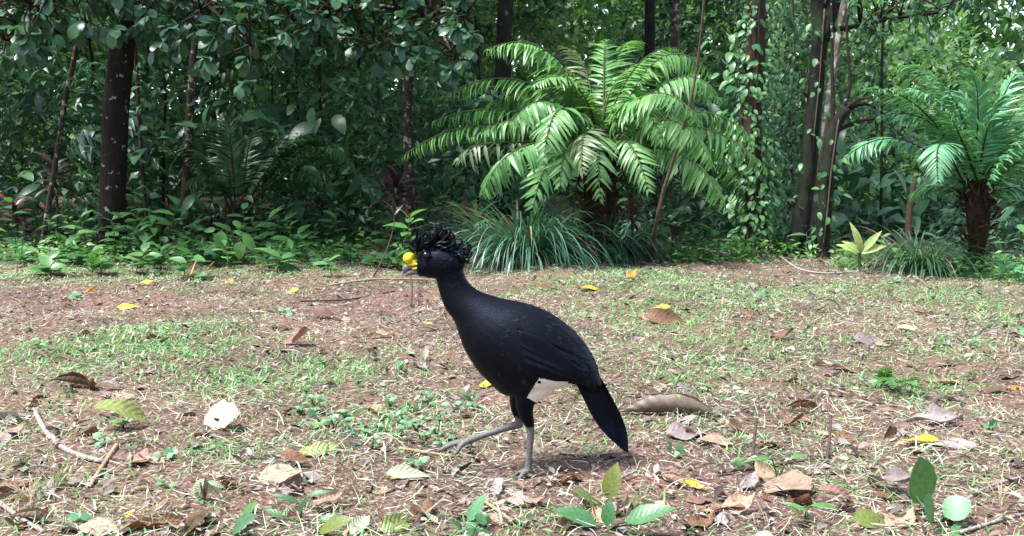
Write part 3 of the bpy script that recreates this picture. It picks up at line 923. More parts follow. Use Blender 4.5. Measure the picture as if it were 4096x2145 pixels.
CB = P(600, 158, 8.7)
root = np.array([CB[0], CB[1], float(hgt(CB[0], CB[1]))])
cy = thing('cycad', 'large bright green cycad with arching fronds behind the grass tufts', 'cycad', root)
shaggy_trunk(cy, root, [root - [0, 0, .05], root + [0, 0, .35], CB - [0, 0, .02], CB + [0, 0, .12]], [.13, .14, .15, .08], 3, 700)
FR = [  # via, tip, tip distance, mat, pairs, leaflet length, singled-out leaflets
    ((556, 60), (487, 49), 8.3, 'cycad', 44, .25, 1), ((578, 88), (534, 84), 7.8, 'cycad', 40, .23, 1), ((588, 78), (560, 46), 9.2, 'cycad_pale', 34, .20, 0),
    ((614, 62), (634, 44), 9.3, 'cycad', 36, .24, 0), ((612, 88), (646, 62), 8.8, 'cycad', 36, .22, 0), ((655, 62), (714, 76), 8.4, 'cycad', 46, .22, 1), ((664, 84), (719, 97), 8.1, 'cycad', 44, .22, 0),
    ((628, 102), (662, 139), 7.7, 'cycad', 34, .24, 1), ((694, 112), (756, 145), 8.6, 'cycad', 44, .23, 0), ((690, 126), (766, 168), 8.1, 'cycad', 48, .23, 1),
    ((664, 120), (712, 164), 7.7, 'cycad', 40, .24, 0), ((676, 152), (726, 208), 7.8, 'cycad', 40, .22, 0), ((700, 158), (748, 208), 8.8, 'cycad_dark', 40, .2, 0),
    ((531, 84), (444, 96), 8.8, 'cycad', 48, .22, 0), ((536, 98), (478, 116), 9.2, 'cycad', 40, .2, 0), ((494, 124), (402, 157), 8.6, 'cycad', 50, .2, 0),
    ((556, 104), (512, 122), 7.9, 'cycad', 36, .26, 0), ((566, 108), (544, 158), 7.2, 'cycad', 40, .27, 1), ((531, 144), (482, 192), 7.7, 'cycad', 38, .26, 0),
    ((560, 150), (533, 207), 7.4, 'cycad', 38, .25, 0), ((506, 142), (458, 158), 8.0, 'cycad_pale', 22, .22, 0), ((618, 100), (622, 76), 9.0, 'cycad', 34, .22, 0),
    ((640, 118), (676, 128), 9.3, 'cycad_pale', 34, .2, 0), ((648, 140), (690, 158), 9.2, 'cycad_dark', 36, .2, 0), ((592, 110), (580, 86), 9.2, 'cycad_dark', 34, .2, 0), ((545, 130), (500, 168), 9.3, 'cycad_dark', 36, .2, 0),
    ((566, 72), (520, 40), 8.9, 'cycad', 42, .24, 0), ((632, 72), (680, 48), 8.9, 'cycad', 42, .23, 0), ((548, 118), (470, 138), 8.3, 'cycad', 46, .22, 0), ((574, 140), (560, 186), 7.5, 'cycad', 36, .23, 0), ((598, 138), (600, 200), 7.5, 'cycad', 36, .23, 0), ((586, 132), (582, 172), 7.3, 'cycad_pale', 34, .22, 0), ((626, 140), (648, 190), 7.6, 'cycad', 36, .23, 0),
    ((644, 96), (700, 120), 7.8, 'cycad', 42, .24, 0), ((520, 112), (432, 122), 8.7, 'cycad', 46, .2, 0), ((690, 140), (742, 186), 8.3, 'cycad', 42, .22, 0), ((604, 70), (606, 40), 9.1, 'cycad', 36, .22, 0), ((584, 96), (556, 66), 8.4, 'cycad_pale', 36, .22, 0)]
for via, tip, Yt, m, npair, ll, ob in FR:
    o = rng.normal(0, .05, 3)
    lat = abs(tip[0] - 600) > 75
    Yt = Yt - (.35 if lat else 0)
    frond(cy, root, CB + o, P(*via, (CB[1] + Yt) / 2 - .1 * lat), P(*tip, Yt), m, int(npair * .86), ll * (1.12 if lat else 1.05), as_obj=bool(ob), gap=.3 if npair == 22 else float(rng.choice([.01, .04, .12])), droop=.85 if lat else .4)

for k, (vx, vy, tx, ty, Yt) in enumerate([(585, 172, 572, 222, 8.3), (618, 170, 634, 222, 8.3), (604, 175, 606, 214, 8.1), (560, 168, 536, 226, 8.6), (640, 166, 668, 214, 8.7)]):
    frond(cy, root, CB + rng.normal(0, .05, 3), P(vx, vy - 14, (CB[1] + Yt) / 2), P(tx, ty, Yt), 'husk', 26, .16, 'twig', False, gap=.25, droop=.9)
CB2 = P(978, 203, 7.75)
root = np.array([CB2[0], CB2[1], float(hgt(CB2[0], CB2[1]))])
cy = thing('cycad', 'upright blue-green cycad with brown shaggy trunk above the clearing', 'cycad', root)
shaggy_trunk(cy, root, [root - [0, 0, .05], root + [0, 0, .15], root + [.01, 0, .38], CB2 + [0, 0, .02], CB2 + [0, 0, .12]], [.055, .06, .085, .095, .05], 5, 360)
FR2 = [((923, 111), (862, 90), 7.5, 1), ((953, 122), (911, 88), 7.4, 1), ((943, 92), (894, 68), 8.0, 0), ((908, 142), (845, 158), 7.7, 0), ((944, 146), (938, 180), 6.9, 1),
       ((972, 130), (960, 92), 7.9, 0), ((988, 126), (1004, 96), 7.6, 1), ((1008, 146), (1040, 118), 7.6, 0), ((1012, 166), (1052, 150), 7.4, 0), ((1000, 140), (1030, 92), 8.1, 0),
       ((966, 150), (948, 112), 7.3, 0), ((984, 150), (984, 112), 7.9, 0), ((1010, 188), (1050, 196), 7.5, 0), ((940, 184), (912, 196), 8.1, 0), ((1003, 160), (1026, 128), 7.3, 0), ((955, 170), (935, 150), 7.8, 0), ((962, 118), (930, 76), 7.6, 0), ((978, 118), (972, 72), 7.7, 0), ((996, 118), (1016, 74), 7.8, 0), ((1016, 136), (1060, 96), 7.9, 0), ((938, 128), (880, 116), 7.6, 0)]
for via, tip, Yt, ob in FR2:
    frond(cy, root, CB2 + rng.normal(0, .035, 3), P(*via, (CB2[1] + Yt) / 2), P(*tip, Yt), 'cycad_blue', 44, .215, 'rachis_dark', bool(ob), .2, r0=.010, lw=.85, droop=.4)

CB3 = P(240, 218, 9.5)
root = np.array([CB3[0], CB3[1], float(hgt(CB3[0], CB3[1]))])
cy = thing('cycad', 'dark green cycad deep in shade left of the bird', 'cycad', root)
shaggy_trunk(cy, root, [root - [0, 0, .05], root + [0, 0, .15], CB3 + [0, 0, .05]], [.16, .16, .08], 6, 160)
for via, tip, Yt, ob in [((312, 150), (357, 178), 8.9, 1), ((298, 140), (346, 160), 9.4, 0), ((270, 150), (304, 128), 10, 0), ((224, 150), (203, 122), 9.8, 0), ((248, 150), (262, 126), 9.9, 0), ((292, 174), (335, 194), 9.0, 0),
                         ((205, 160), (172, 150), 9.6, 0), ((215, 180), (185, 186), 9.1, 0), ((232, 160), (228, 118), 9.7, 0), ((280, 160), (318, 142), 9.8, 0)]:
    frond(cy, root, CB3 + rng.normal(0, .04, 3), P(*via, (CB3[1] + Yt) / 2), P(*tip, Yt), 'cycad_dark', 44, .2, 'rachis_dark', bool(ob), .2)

# silvery palm behind the lichen-spotted trunk
SB = P(112, 175, 10.0)
root = np.array([SB[0], SB[1], float(hgt(SB[0], SB[1]))])
pm = thing('understory_palm', 'silvery teal palm with broad drooping leaflets behind the lichen-spotted trunk', 'palm', root)
obj('stem', tube_mesh('stem', curve([root - [0, 0, .05], SB], 8), np.full(8, .03), MAT['bark_mottled'], 7, .05, 1, root), pm)
PR['palmlet'] = [leaf('leaflet', .26, 6, 3, .2, .8, 0, seed=i) for i in range(2)]
for via, tip, Yt in [((98, 125), (68, 145), 9.6), ((95, 140), (66, 152), 9.6), ((100, 105), (84, 94), 9.8), ((120, 125), (148, 118), 9.7), ((128, 140), (150, 142), 9.7), ((112, 112), (138, 92), 10.1)]:
    frond(pm, root, SB, P(*via, 9.8), P(*tip, Yt), 'palm_silver', 11, .3, 'rachis', True, .35, 'palmlet', droop=.8)

# ferns of the forest edge
def fern(px, py, label, fr, size, mat='fern', group=None, obj_=True):
    g = G(px, py)
    t = thing('fern', label, 'fern', g, group)
    k = M2PX(g[1])
    for (dx, dy), (ex, ey) in fr:
        via = g + np.array([dx * k, rng.normal(-.05, .06), -dy * k]); tip = g + np.array([ex * k, rng.normal(-.14, .08), -ey * k])
        frond(t, g, g + [0, 0, .01], via, tip, mat, 15, size, 'stem_green', obj_, .2, 'pinna', r0=.004, droop=.1)
    return t
fern(66, 258, 'bright green fern with drooping tips beneath the spotted trunk', [((-4, -22), (-16, -12)), ((2, -24), (12, -14)), ((10, -16), (30, -8)), ((-2, -18), (2, -28))], .07)
fern(92, 274, 'small light green fern leaning over the clearing edge', [((-6, -9), (-22, -6)), ((10, -10), (22, -16)), ((3, -10), (5, -18))], .055)
fern(998, 282, 'silver green fern arching onto the grass below the right cycad', [((6, -20), (-12, -30)), ((10, -14), (14, -4)), ((2, -16), (-2, -6))], .08, 'cycad_blue')
fern(884, 385, 'small yellow-green fern seedling standing in the grass', [((-5, -12), (-16, -12)), ((5, -14), (14, -18)), ((0, -10), (-4, -22)), ((6, -8), (18, -8)), ((-3, -6), (-12, -2))], .045)
fern(862, 258, 'pale small fern at the foot of the black trunks', [((-8, -8), (-22, -6)), ((6, -10), (14, -14)), ((-2, -12), (-6, -20))], .06)

# ================================================================== UNDERSTORY OF THE FOREST EDGE
def plant(name, label, g, stems, proto, mat, size, cat='plant', group=None, stem_mat='stem_green', tilt=.5, lw=1.0, r=.005, face=-.25):
    """stems: list of (path offsets [(dx,dy,dz)...] in metres, number of leaves, first leaf position)."""
    t = thing(name, label, cat, g, group)
    for path, nl, st in stems:
        c = curve([g + np.array(p) for p in path], 12)
        s_ = obj('stem', tube_mesh('stem', c, np.linspace(r, r * .45, 12), MAT[stem_mat], 5, .05, 1, g), t)
        tot = np.linspace(0, 1, 12)
        pos, d, up, s = [], [], [], []
        a = rng.random() * 6.28
        for k in range(nl):
            u = st + (1 - st) * (k / max(nl - 1, 1))
            p = np.array([np.interp(u, tot, c[:, j]) for j in range(3)])
            a += 2.4 + rng.normal(0, .3)
            e = tilt * rng.uniform(.6, 1.5) + (.5 if u > .93 else 0)
            pos.append(p); d.append((math.cos(a), math.sin(a), e)); up.append((rng.normal(0, .2), face + rng.normal(0, .2), 1))
            s.append(rng.uniform(*size))
        s = np.array(s)
        pieces('leaf', meshes(proto, mat), frames(np.array(pos), np.array(d), np.array(up), s, s * lw), t, g)
    return t

def stem_path(h, lean=0.08, n=3):
    a = rng.random() * 6.28
    l = rng.uniform(0, lean) * h
    return [(0, 0, -.01)] + [(math.cos(a) * l * k / n + rng.normal(0, .01), math.sin(a) * l * k / n, h * k / n) for k in range(1, n + 1)]

# plants that stand out
g = G(232, 266)
t = plant('broadleaf_seedling', 'seedling with large round veined leaves at the forest edge', g, [([(0, 0, -.01), (.03, 0, .15), (.08, 0, .32)], 2, .8)], 'round', 'leaf_bright', (.07, .09), r=.006, stem_mat='stem_brown')
k = M2PX(g[1])
for (lx, ly, dx, dz, s, w) in [(-8, -36, .0, -1, .16, .95), (16, -34, .62, -.9, .19, .55), (12, -26, -.1, -1, .16, .8), (-6, -12, -.1, -1, .10, 1), (-12, -38, -1, -.15, .10, .6), (6, -36, 1, -.3, .12, .4), (24, -12, .8, -.5, .14, .5), (-14, -20, -.8, -.5, .12, .6)]:
    p = np.array([lx * k, -.06 + rng.normal(0, .03), -ly * k])
    pieces('leaf', meshes('ovate', 'leaf_bright'), frames(p + g, (dx, -.25, dz), (0, -1, .35), s, s * w * 1.6), t, g)
    obj('stem', tube_mesh('stem', curve([g + [.03, 0, .1], g + p * [.5, .5, .9], g + p], 6), np.full(6, .003), MAT['stem_brown'], 5, 0, 1, g), t)

g = G(408, 268)
t = plant('broadleaf_seedling', 'tall bright green leafy sapling rising behind the bird crest', g, [([(0, 0, -.01), (.0, 0, .25), (.02, 0, .42)], 9, .45)], 'lance', 'leaf_bright', (.15, .24), lw=1.5, tilt=.5)
g = G(372, 278)
t = plant('cordyline', 'slender purple-tipped stem leaning beside the bright sapling', g, [([(0, 0, -.01), (.10, .0, .18), (.16, .0, .36), (.17, 0, .47)], 4, .93)], 'lance', 'cordyline', (.12, .18), stem_mat='stem_brown', tilt=1.6, lw=.6, r=.007)
# pale lime sapling
g = G(859, 273)
t = thing('pale_sapling', 'sapling with upright pale lime leaves on a short brown stem', 'sapling', g)
k = M2PX(g[1])
top = g + np.array([.5 * k, 0, 23 * k])
obj('stem', tube_mesh('stem', curve([g - [0, 0, .02], g + [0, 0, .1], top], 8), np.linspace(.012, .008, 8), MAT['stem_brown'], 7, .08, 2, g), t)
for dx, dz, s, w in ((-.28, 1, .26, 1.0), (-.8, .75, .17, 1.25), (-1.0, .55, .2, 1.1), (.75, 1, .25, .9), (1.0, .45, .22, 1.05), (.45, .1, .08, 1), (-.1, .7, .1, .8)):
    mm = 'leaf_lime'
    pieces('leaf', meshes('lance', mm), frames(top - [0, .01, .02], (dx, rng.uniform(-.35, .1), dz), (-dx * .3, -1, .5), s, s * w * .85), t, g)

# fan palm seedling
def fan_palm(px, py, label, blades, h, mat='leaf_vine', spread=1.5, size=.2):
    g = G(px, py)
    t = thing('palm_seedling', label, 'palm', g)
    for k in range(blades):
        a = rng.uniform(-1.2, 1.2) + (math.pi / 2) * 0
        e = g + np.array([math.sin(a) * h * .6, -.08, h * rng.uniform(.75, 1.05)])
        lf = obj('stem', tube_mesh('stem', curve([g, (g + e) / 2 + [0, 0, .05], e], 8), np.full(8, .004), MAT['stem_green'], 5, 0, 1, g), t)
        n = 15
        th = np.linspace(-spread, spread, n)
        ax = nrm(np.array([math.sin(a) * .8, -.5, .35])); sd_ = nrm(np.cross(ax, UP))
        d = np.cos(th)[:, None] * ax + np.sin(th)[:, None] * sd_
        s = size * (1 - .25 * np.abs(th) / spread) * rng.uniform(.9, 1.1, n)
        pieces('leaf_segment', meshes('long', mat), frames(np.tile(e, (n, 1)), d, np.cross(sd_, ax), s, s * 1.1), lf, g)
    return t
fan_palm(468, 262, 'green fan-leaved palm seedling between bird crest and grass tuft', 3, .36)
g = G(474, 258)
plant('grass_clump', 'upright yellow-green grass shoots behind the fan-leaved seedling', g, [([(0, 0, 0), (.0, .0, .2), (.02, 0, .3)], 9, .1)], 'long', 'leaf_bright', (.3, .5), tilt=2.6, lw=.7)

# cordylines
def cordyline(px, py, h, n, label, mat='cordyline', size=(.22, .34), pink=0, Y=None):
    g = G(px, py) if Y is None else np.array([P(px, py, Y)[0], Y, 0])
    t = thing('cordyline', label, 'plant', g)
    top = g + np.array([.03, 0, h])
    obj('stem', tube_mesh('stem', curve([g - [0, 0, .02], (g + top) / 2 + [.03, 0, 0], top], 8), np.full(8, .011), MAT['bark_mottled'], 6, .06, 1, g), t)
    a = rng.random() * 6.28
    pos, d, s = [], [], []
    for k in range(n):
        a += 2.4
        u = k / n
        pos.append(top - [0, 0, .25 * h * (1 - u)]); d.append((math.cos(a), math.sin(a), -.2 + 1.7 * u)); s.append(rng.uniform(*size))
    M = frames(np.array(pos), np.array(d), np.array([0, -.3, 1.]), np.array(s), np.array(s) * .75)
    pieces('leaf', meshes('lance', mat), M[:n - pink], t, g)
    if pink:
        pieces('leaf', meshes('lance', 'cordyline_pink'), M[n - pink:], t, g)
    return t
cordyline(14, 258, .46, 24, 'dark purple cordyline with pink top leaves beside the thin pale stem', pink=2, size=(.16, .27))
cordyline(393, 262, .66, 20, 'reddish brown cordyline under the slim sunlit trunk', size=(.25, .36), Y=8.9)
cordyline(55, 255, .82, 20, 'brownish cordyline head on a bare stem behind the pale stem', size=(.2, .3), Y=9.3)
cordyline(627, 262, .42, 10, 'small pink-purple cordyline above the right grass tuft', mat='cordyline_pink', size=(.14, .24), Y=8.6)
cordyline(412, 258, .5, 6, 'small dusky cordyline shoot behind the bright sapling', size=(.12, .16), Y=8.8)
cordyline(668, 262, .28, 7, 'tiny red-leaved cordyline beside the leaning pole foot', mat='cordyline_pink', size=(.08, .13), Y=8.5)

# lily-grass tufts
def tuft(px, py, label, n, size, up=.9, n_obj=220, mat='lily_blade', wide=.13, name='grass_tuft'):
    g = G(px, py)
    t = thing(name, label, 'grass tuft', g)
    a = rng.random(n) * 6.283
    rad = rng.random(n) ** .6 * wide
    pos = g + np.stack([np.cos(a) * rad, np.sin(a) * rad, np.zeros(n)], -1)
    e = rng.uniform(.7, 2.2, n) * up
    d = np.stack([np.cos(a), np.sin(a), e], -1)
    s = rng.uniform(*size, n)
    M = frames(pos, d + rng.normal(0, .25, (n, 3)), UP, s, s * rng.uniform(.65, 1.15, n))
    dead = rng.random(n) < .10
    mass('dead_blades', PR['blade'], M[dead], MAT['dead_tan'], t, g); M = M[~dead]; pos = pos[~dead]
    o = np.argsort(pos[:, 1])
    pieces('blade', meshes('blade', mat), M[o[:n_obj]], t, g)
    mass('blades', PR['blade'], M[o[n_obj:]], MAT[mat], t, g)
    return t
tuft(528, 262, 'large blue-green grass tuft with fountain blades behind the bird', 950, (.4, 1.1), 1.4, wide=.30)
tuft(600, 259, 'blue-green arching grass tuft beside the leaning pole', 950, (.35, .95), 1.2, wide=.34)
tuft(920, 272, 'dark green drooping grass tuft below the right cycad', 700, (.3, .75), 1.3, wide=.2, mat='leaf_dark')
tuft(500, 266, 'small spiky grass tuft at the left end of the tuft row', 160, (.25, .45), 1.1, 120, wide=.1)

# the many seedlings of the edge: some kinds, counted
KINDS = [('lance', 'leaf_mid', (.13, .24), 1.3, 'lance-leaved green seedling among the forest edge undergrowth', 'lance-leaved seedlings'),
         ('ovate', 'leaf_mid', (.10, .18), 1.0, 'oval-leaved green seedling among the forest edge undergrowth', 'oval-leaved seedlings'),
         ('ovate', 'leaf_vine', (.08, .15), 1.0, 'pale green oval-leaved seedling among the forest edge undergrowth', 'pale oval-leaved seedlings'),
         ('obovate', 'leaf_bright', (.07, .12), 1.0, 'bright green small-leaved seedling at the clearing margin', 'bright small-leaved seedlings'),
         ('lance', 'leaf_vine', (.12, .2), .9, 'pale green lance-leaved seedling among the forest edge undergrowth', 'pale lance-leaved seedlings')]
ZX = [35, 90, 135, 175, 215, 255, 300, 350, 395, 560, 690, 735, 780, 815, 850, 900, 960]
ZONES = ['near the dark purple cordyline', 'left of the lichen-spotted trunk', 'before the lichen-spotted trunk', 'right of the lichen-spotted trunk', 'under the slim lichen-mottled trunk', 'around the round-leaved seedling',
         'right of the round-leaved seedling', 'under the dark cycad fronds', 'left of the slim sunlit trunk', 'under the slim sunlit trunk', 'near the leaning pole', 'left of the vine-clad trunk', 'under the vine-clad trunk', 'before the black forked trunk',
         'between the black trunks and the lime sapling', 'beside the lime sapling', 'beside the drooping dark tuft', 'below the right cycad']
SPOTS = []
for x in np.arange(-4, 440, 11.5):
    SPOTS.append((x + rng.normal(0, 4), rng.uniform(250, 268)))
for x in np.arange(4, 420, 21):
    SPOTS.append((x + rng.normal(0, 7), rng.uniform(264, 277)))
for x in np.arange(8, 430, 24):
    SPOTS.append((x + rng.normal(0, 7), rng.uniform(250, 260)))
for x in np.arange(0, 430, 16):
    SPOTS.append((x + rng.normal(0, 5), rng.uniform(238, 250)))
for x in np.arange(655, 850, 13):
    SPOTS.append((x + rng.normal(0, 4), rng.uniform(246, 260)))
for x in np.arange(870, 1030, 17):
    SPOTS.append((x + rng.normal(0, 4), rng.uniform(258, 276)))
for px, py in SPOTS:
    g = G(px, py)
    if px < 430:
        k = rng.choice(5, p=[.34, .26, .16, .12, .12])
        h = rng.uniform(.14, .58) * (1.3 if py < 250 else .85 if py < 262 else .35)
    else:
        k = rng.choice(5, p=[.15, .2, .3, .2, .15])
        h = rng.uniform(.08, .24)
    proto, mat, size, lw, lab, grp = KINDS[k]
    where = ZONES[int(np.searchsorted(ZX, px))]
    lab = ('low ' if h < .17 else 'tall ') + lab.split(' among')[0].split(' at the')[0] + ' ' + where + (' in front' if py > 252 else '')
    plant('seedling', lab, g, [(stem_path(h, .4), int(rng.integers(6, 12)), .25)], proto, mat, size, group=grp, lw=lw, tilt=.35)
# two that the photograph singles out
plant('shrub_seedling', 'leafy rosette seedling in front of the lichen-spotted trunk', G(116, 262), [([(0, 0, 0), (0, 0, .2), (-.02, 0, .36)], 14, .25)], 'lance', 'leaf_mid', (.14, .22), tilt=.15, lw=1.3)
plant('shrub_seedling', 'drooping many-leaved shrub right of the lichen-spotted trunk', G(152, 258), [([(0, 0, 0), (.02, 0, .25), (.03, 0, .42)], 18, .2)], 'lance', 'leaf_mid', (.15, .24), tilt=-.1, lw=1.2)

# low ground cover along the margin
def cover():
    n = 11500
    px = rng.uniform(-160, 1260, n)
    y = np.interp(px, [0, 300, 420, 480, 650, 800, 900, 1024], [8.2, 8.2, 8.4, 8.5, 8.3, 8.2, 7.5, 7.2]) + rng.gamma(1.6, .28, n) - .15
    x = (px - 512) / FPX * y
    keep = (vnoise(x, y, 3, 12) > .38)
    x, y = x[keep], y[keep]; n = len(x)
    a = rng.random(n) * 6.283
    z = hgt(x, y) + rng.random(n) ** 2 * .16
    d = np.stack([np.cos(a), np.sin(a), rng.normal(.2, .4, n)], -1)
    up = nrm(np.stack([rng.normal(0, .4, n), rng.normal(-.3, .4, n), np.ones(n)], -1))
    mass('ground_cover', PR['flake'], frames(np.stack([x, y, z], -1), d, up, rng.uniform(.03, .075, n)), MAT['leaf_bright'])
cover()

# ================================================================== DEEP FOREST (reads as one mass)
def thicket(name, n, ylo, yhi, zfun, size, mat, protos=('flake',), thr=.42, xr=1.15, clump=1.1, k=0):
    y = rng.uniform(ylo, yhi, n)
    px = rng.uniform(-70, 1094, n)
    x = (px - 512) / FPX * y * xr
    ztop = zfun(px)
    z = rng.random(n) * ztop
    m = vnoise(x + .37 * y, z * 1.2 + .21 * y, clump, 20 + k) * .65 + vnoise(x - .2 * y, z + .4 * y, clump * 2.7, 30 + k) * .35
    keep = m > thr
    py = 165 - (z - CAMZ) / y * FPX
    x, y, z = x[keep], y[keep], z[keep]; n = len(x)
    a = rng.random(n) * 6.283
    d = np.stack([np.cos(a), np.sin(a), rng.normal(-.35, .45, n)], -1)
    up = nrm(np.stack([rng.normal(0, .45, n), rng.normal(-.3, .4, n), np.ones(n)], -1))
    pr = [q for p in protos for q in PR[p]]
    return mass(name, pr, frames(np.stack([x, y, z + hgt(x, y)], -1), d, up, rng.uniform(*size, n)), MAT[mat])
# shrubs and young trees just behind the edge: dark
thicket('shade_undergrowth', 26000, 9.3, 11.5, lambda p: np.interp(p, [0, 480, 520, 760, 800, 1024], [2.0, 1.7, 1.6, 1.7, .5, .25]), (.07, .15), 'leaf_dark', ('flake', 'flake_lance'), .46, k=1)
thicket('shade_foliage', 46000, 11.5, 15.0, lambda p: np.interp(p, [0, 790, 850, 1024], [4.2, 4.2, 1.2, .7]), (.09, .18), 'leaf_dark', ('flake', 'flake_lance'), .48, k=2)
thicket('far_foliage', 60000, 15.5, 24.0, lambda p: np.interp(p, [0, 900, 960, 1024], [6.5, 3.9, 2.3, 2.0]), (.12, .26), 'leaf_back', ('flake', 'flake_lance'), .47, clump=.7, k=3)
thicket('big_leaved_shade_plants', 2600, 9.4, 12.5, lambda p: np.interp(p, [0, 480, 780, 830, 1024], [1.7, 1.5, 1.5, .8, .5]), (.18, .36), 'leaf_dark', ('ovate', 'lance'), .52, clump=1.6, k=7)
STEMS = ['the dark purple cordyline', 'the left side of the spotted trunk', 'the thin reddish stem', 'the slim mottled trunk', 'the dark cycad crown', 'the dark cycad right fronds', 'the tips of the dark cycad', 'the gap left of the brown cordyline',
         'the reddish brown cordyline', 'the left frond tips of the large cycad', 'the upper left fronds of the large cycad', 'the top of the large cycad', 'the right fronds of the large cycad', 'the vine curtains', 'the arching branches', 'the right cycad fronds']
for k, px in enumerate((22, 92, 152, 212, 262, 300, 322, 356, 382, 452, 478)):
    Yk = float(rng.uniform(10.6, 14.5))
    make_tree('forest_sapling', 'thin dark stem deep in the shade behind ' + STEMS[k], [(px + rng.normal(0, 7), 0), (px + rng.normal(0, 4), 100), (px, 200)], Yk, rng.uniform(1.6, 4.0), 'bark_dark', 1.2, sides=6, lumps=.06, group='thin stems deep in the forest', seed=60 + k, n=14)
# growth on the open right side, its backlight painted in by paler leaves
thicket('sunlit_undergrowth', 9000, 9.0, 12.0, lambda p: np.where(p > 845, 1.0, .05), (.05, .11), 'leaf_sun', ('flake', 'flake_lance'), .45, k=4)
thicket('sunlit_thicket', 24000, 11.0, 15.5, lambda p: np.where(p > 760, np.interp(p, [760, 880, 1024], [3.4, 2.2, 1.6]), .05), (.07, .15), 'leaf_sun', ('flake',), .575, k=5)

def distant():
    n = 60000
    y = rng.uniform(25, 42, n); px = rng.uniform(-120, 1144, n); x = (px - 512) / FPX * y
    z = rng.random(n) * np.interp(px, [0, 880, 950, 1024, 1150], [9, 8, 6.5, 6.0, 6])
    py = 165 - (z - CAMZ) / y * FPX
    m = vnoise(x + .3 * y, z + .2 * y, .45, 51) * .6 + vnoise(x, z + .5 * y, 1.3, 52) * .4
    keep = m > np.interp(px, [0, 860, 960, 1024], [.30, .38, .52, .53])
    x, y, z = x[keep], y[keep], z[keep]; n = len(x)
    a = rng.random(n) * 6.283
    d = np.stack([np.cos(a), np.sin(a), rng.normal(-.35, .45, n)], -1)
    up = nrm(np.stack([rng.normal(0, .45, n), rng.normal(-.3, .4, n), np.ones(n)], -1))
    mass('distant_forest', PR['flake'], frames(np.stack([x, y, z], -1), d, up, rng.uniform(.4, .8, n)), MAT['leaf_back'])
distant()

def shade_layer():  # unseen leaf layer above the wood, added to block skylight and darken it
    n = 30000
    x = rng.uniform(-13, 4.6, n); y = rng.uniform(9.3, 24, n); z = rng.uniform(4.0, 7.5, n) + .12 * (y - 9)
    keep = (vnoise(x, y, .8, 61) > .18) & (x < 4.6 - .25 * (y - 9)) & (z > 2.2 + .19 * y)
    x, y, z = x[keep], y[keep], z[keep]; n = len(x)
    a = rng.random(n) * 6.283
    d = np.stack([np.cos(a), np.sin(a), rng.normal(-.2, .3, n)], -1)
    up = nrm(np.stack([rng.normal(0, .35, n), rng.normal(0, .35, n), np.ones(n)], -1))
    mass('added_shade_canopy', PR['flake'], frames(np.stack([x, y, z], -1), d, up, rng.uniform(.25, .5, n)), MAT['leaf_canopy'])
shade_layer()

# the rest of the wood that rings the clearing (behind and beside the camera)
def ring():
    n = 16000
    a = rng.uniform(R(-215), R(35), n)
    r = rng.uniform(9.5, 14, n)
    x = np.cos(a) * r; y = 3.5 + np.sin(a) * r
    z = rng.uniform(.1, 6.8, n)
    keep = ~((y > 1) & (np.abs(x) < .62 * y + .6) & (y < 9)) & (vnoise(x, y + z, .9, 40) > .3)
    keep &= ~((y > 7.2) & (x > 0))
    x, y, z = x[keep], y[keep], z[keep]; n = len(x)
    b = rng.random(n) * 6.283
    d = np.stack([np.cos(b), np.sin(b), rng.normal(-.3, .4, n)], -1)
    up = nrm(np.stack([rng.normal(0, .4, n), rng.normal(0, .4, n), np.ones(n)], -1))
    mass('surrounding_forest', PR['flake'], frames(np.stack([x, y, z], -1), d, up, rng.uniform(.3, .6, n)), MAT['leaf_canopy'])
ring()

# ================================================================== THE BIRD
FOOT = G(375 + 757 * .2039, 205 + 1312 * .2039)
YB = float(FOOT[1])
KB = .2039 * M2PX(YB) * 1.0
def W(dx, dy, dz=0.0):
    """drawing units of the bird's side view to a point of the place; dz away from the viewer."""
    p = P(375 + dx * .2039, 205 + dy * .2039, YB)
    return p + np.array([0, dz * KB, 0])

def loft(stations, seg=20):
    """stations: (x0,y0),(x1,y1), half depth, centre depth -> closed shell in drawing units."""
    V, F = [], []
    flat = np.array([(*a, *b, w, cz) for a, b, w, cz in stations])
    dense = curve(flat, (len(stations) - 1) * 5 + 1)
    stations = [((q[0], q[1]), (q[2], q[3]), max(q[4], .3), q[5]) for q in dense]
    for (a, b, w, cz) in stations:
        a, b = np.array(a, float), np.array(b, float)
        c, h = (a + b) / 2, (a - b) / 2
        for j in range(seg):
            th = 2 * math.pi * j / seg
            q = c + h * math.cos(th)
            V.append((q[0], q[1], cz + w * math.sin(th)))
    n = len(stations)
    for i in range(n - 1):
        for j in range(seg):
            F.append((i * seg + j, i * seg + (j + 1) % seg, (i + 1) * seg + (j + 1) % seg, (i + 1) * seg + j))
    T = []
    for i, s in ((0, 1), (n - 1, -1)):
        c = np.mean(V[i * seg:(i + 1) * seg], axis=0)
        V.append(tuple(c)); k = len(V) - 1
        for j in range(seg):
            a, b = i * seg + j, i * seg + (j + 1) % seg
            T.append((k, b, a) if s > 0 else (k, a, b))
    return np.array(V), [np.array(F), np.array(T)]

def limb_shell(path, n=14, seg=12):
    """path of (x, y, z, r)."""
    c = curve(path, n)
    V, F, U = tube(c[:, :3], np.maximum(c[:, 3], 1.5), seg)
    return V, F

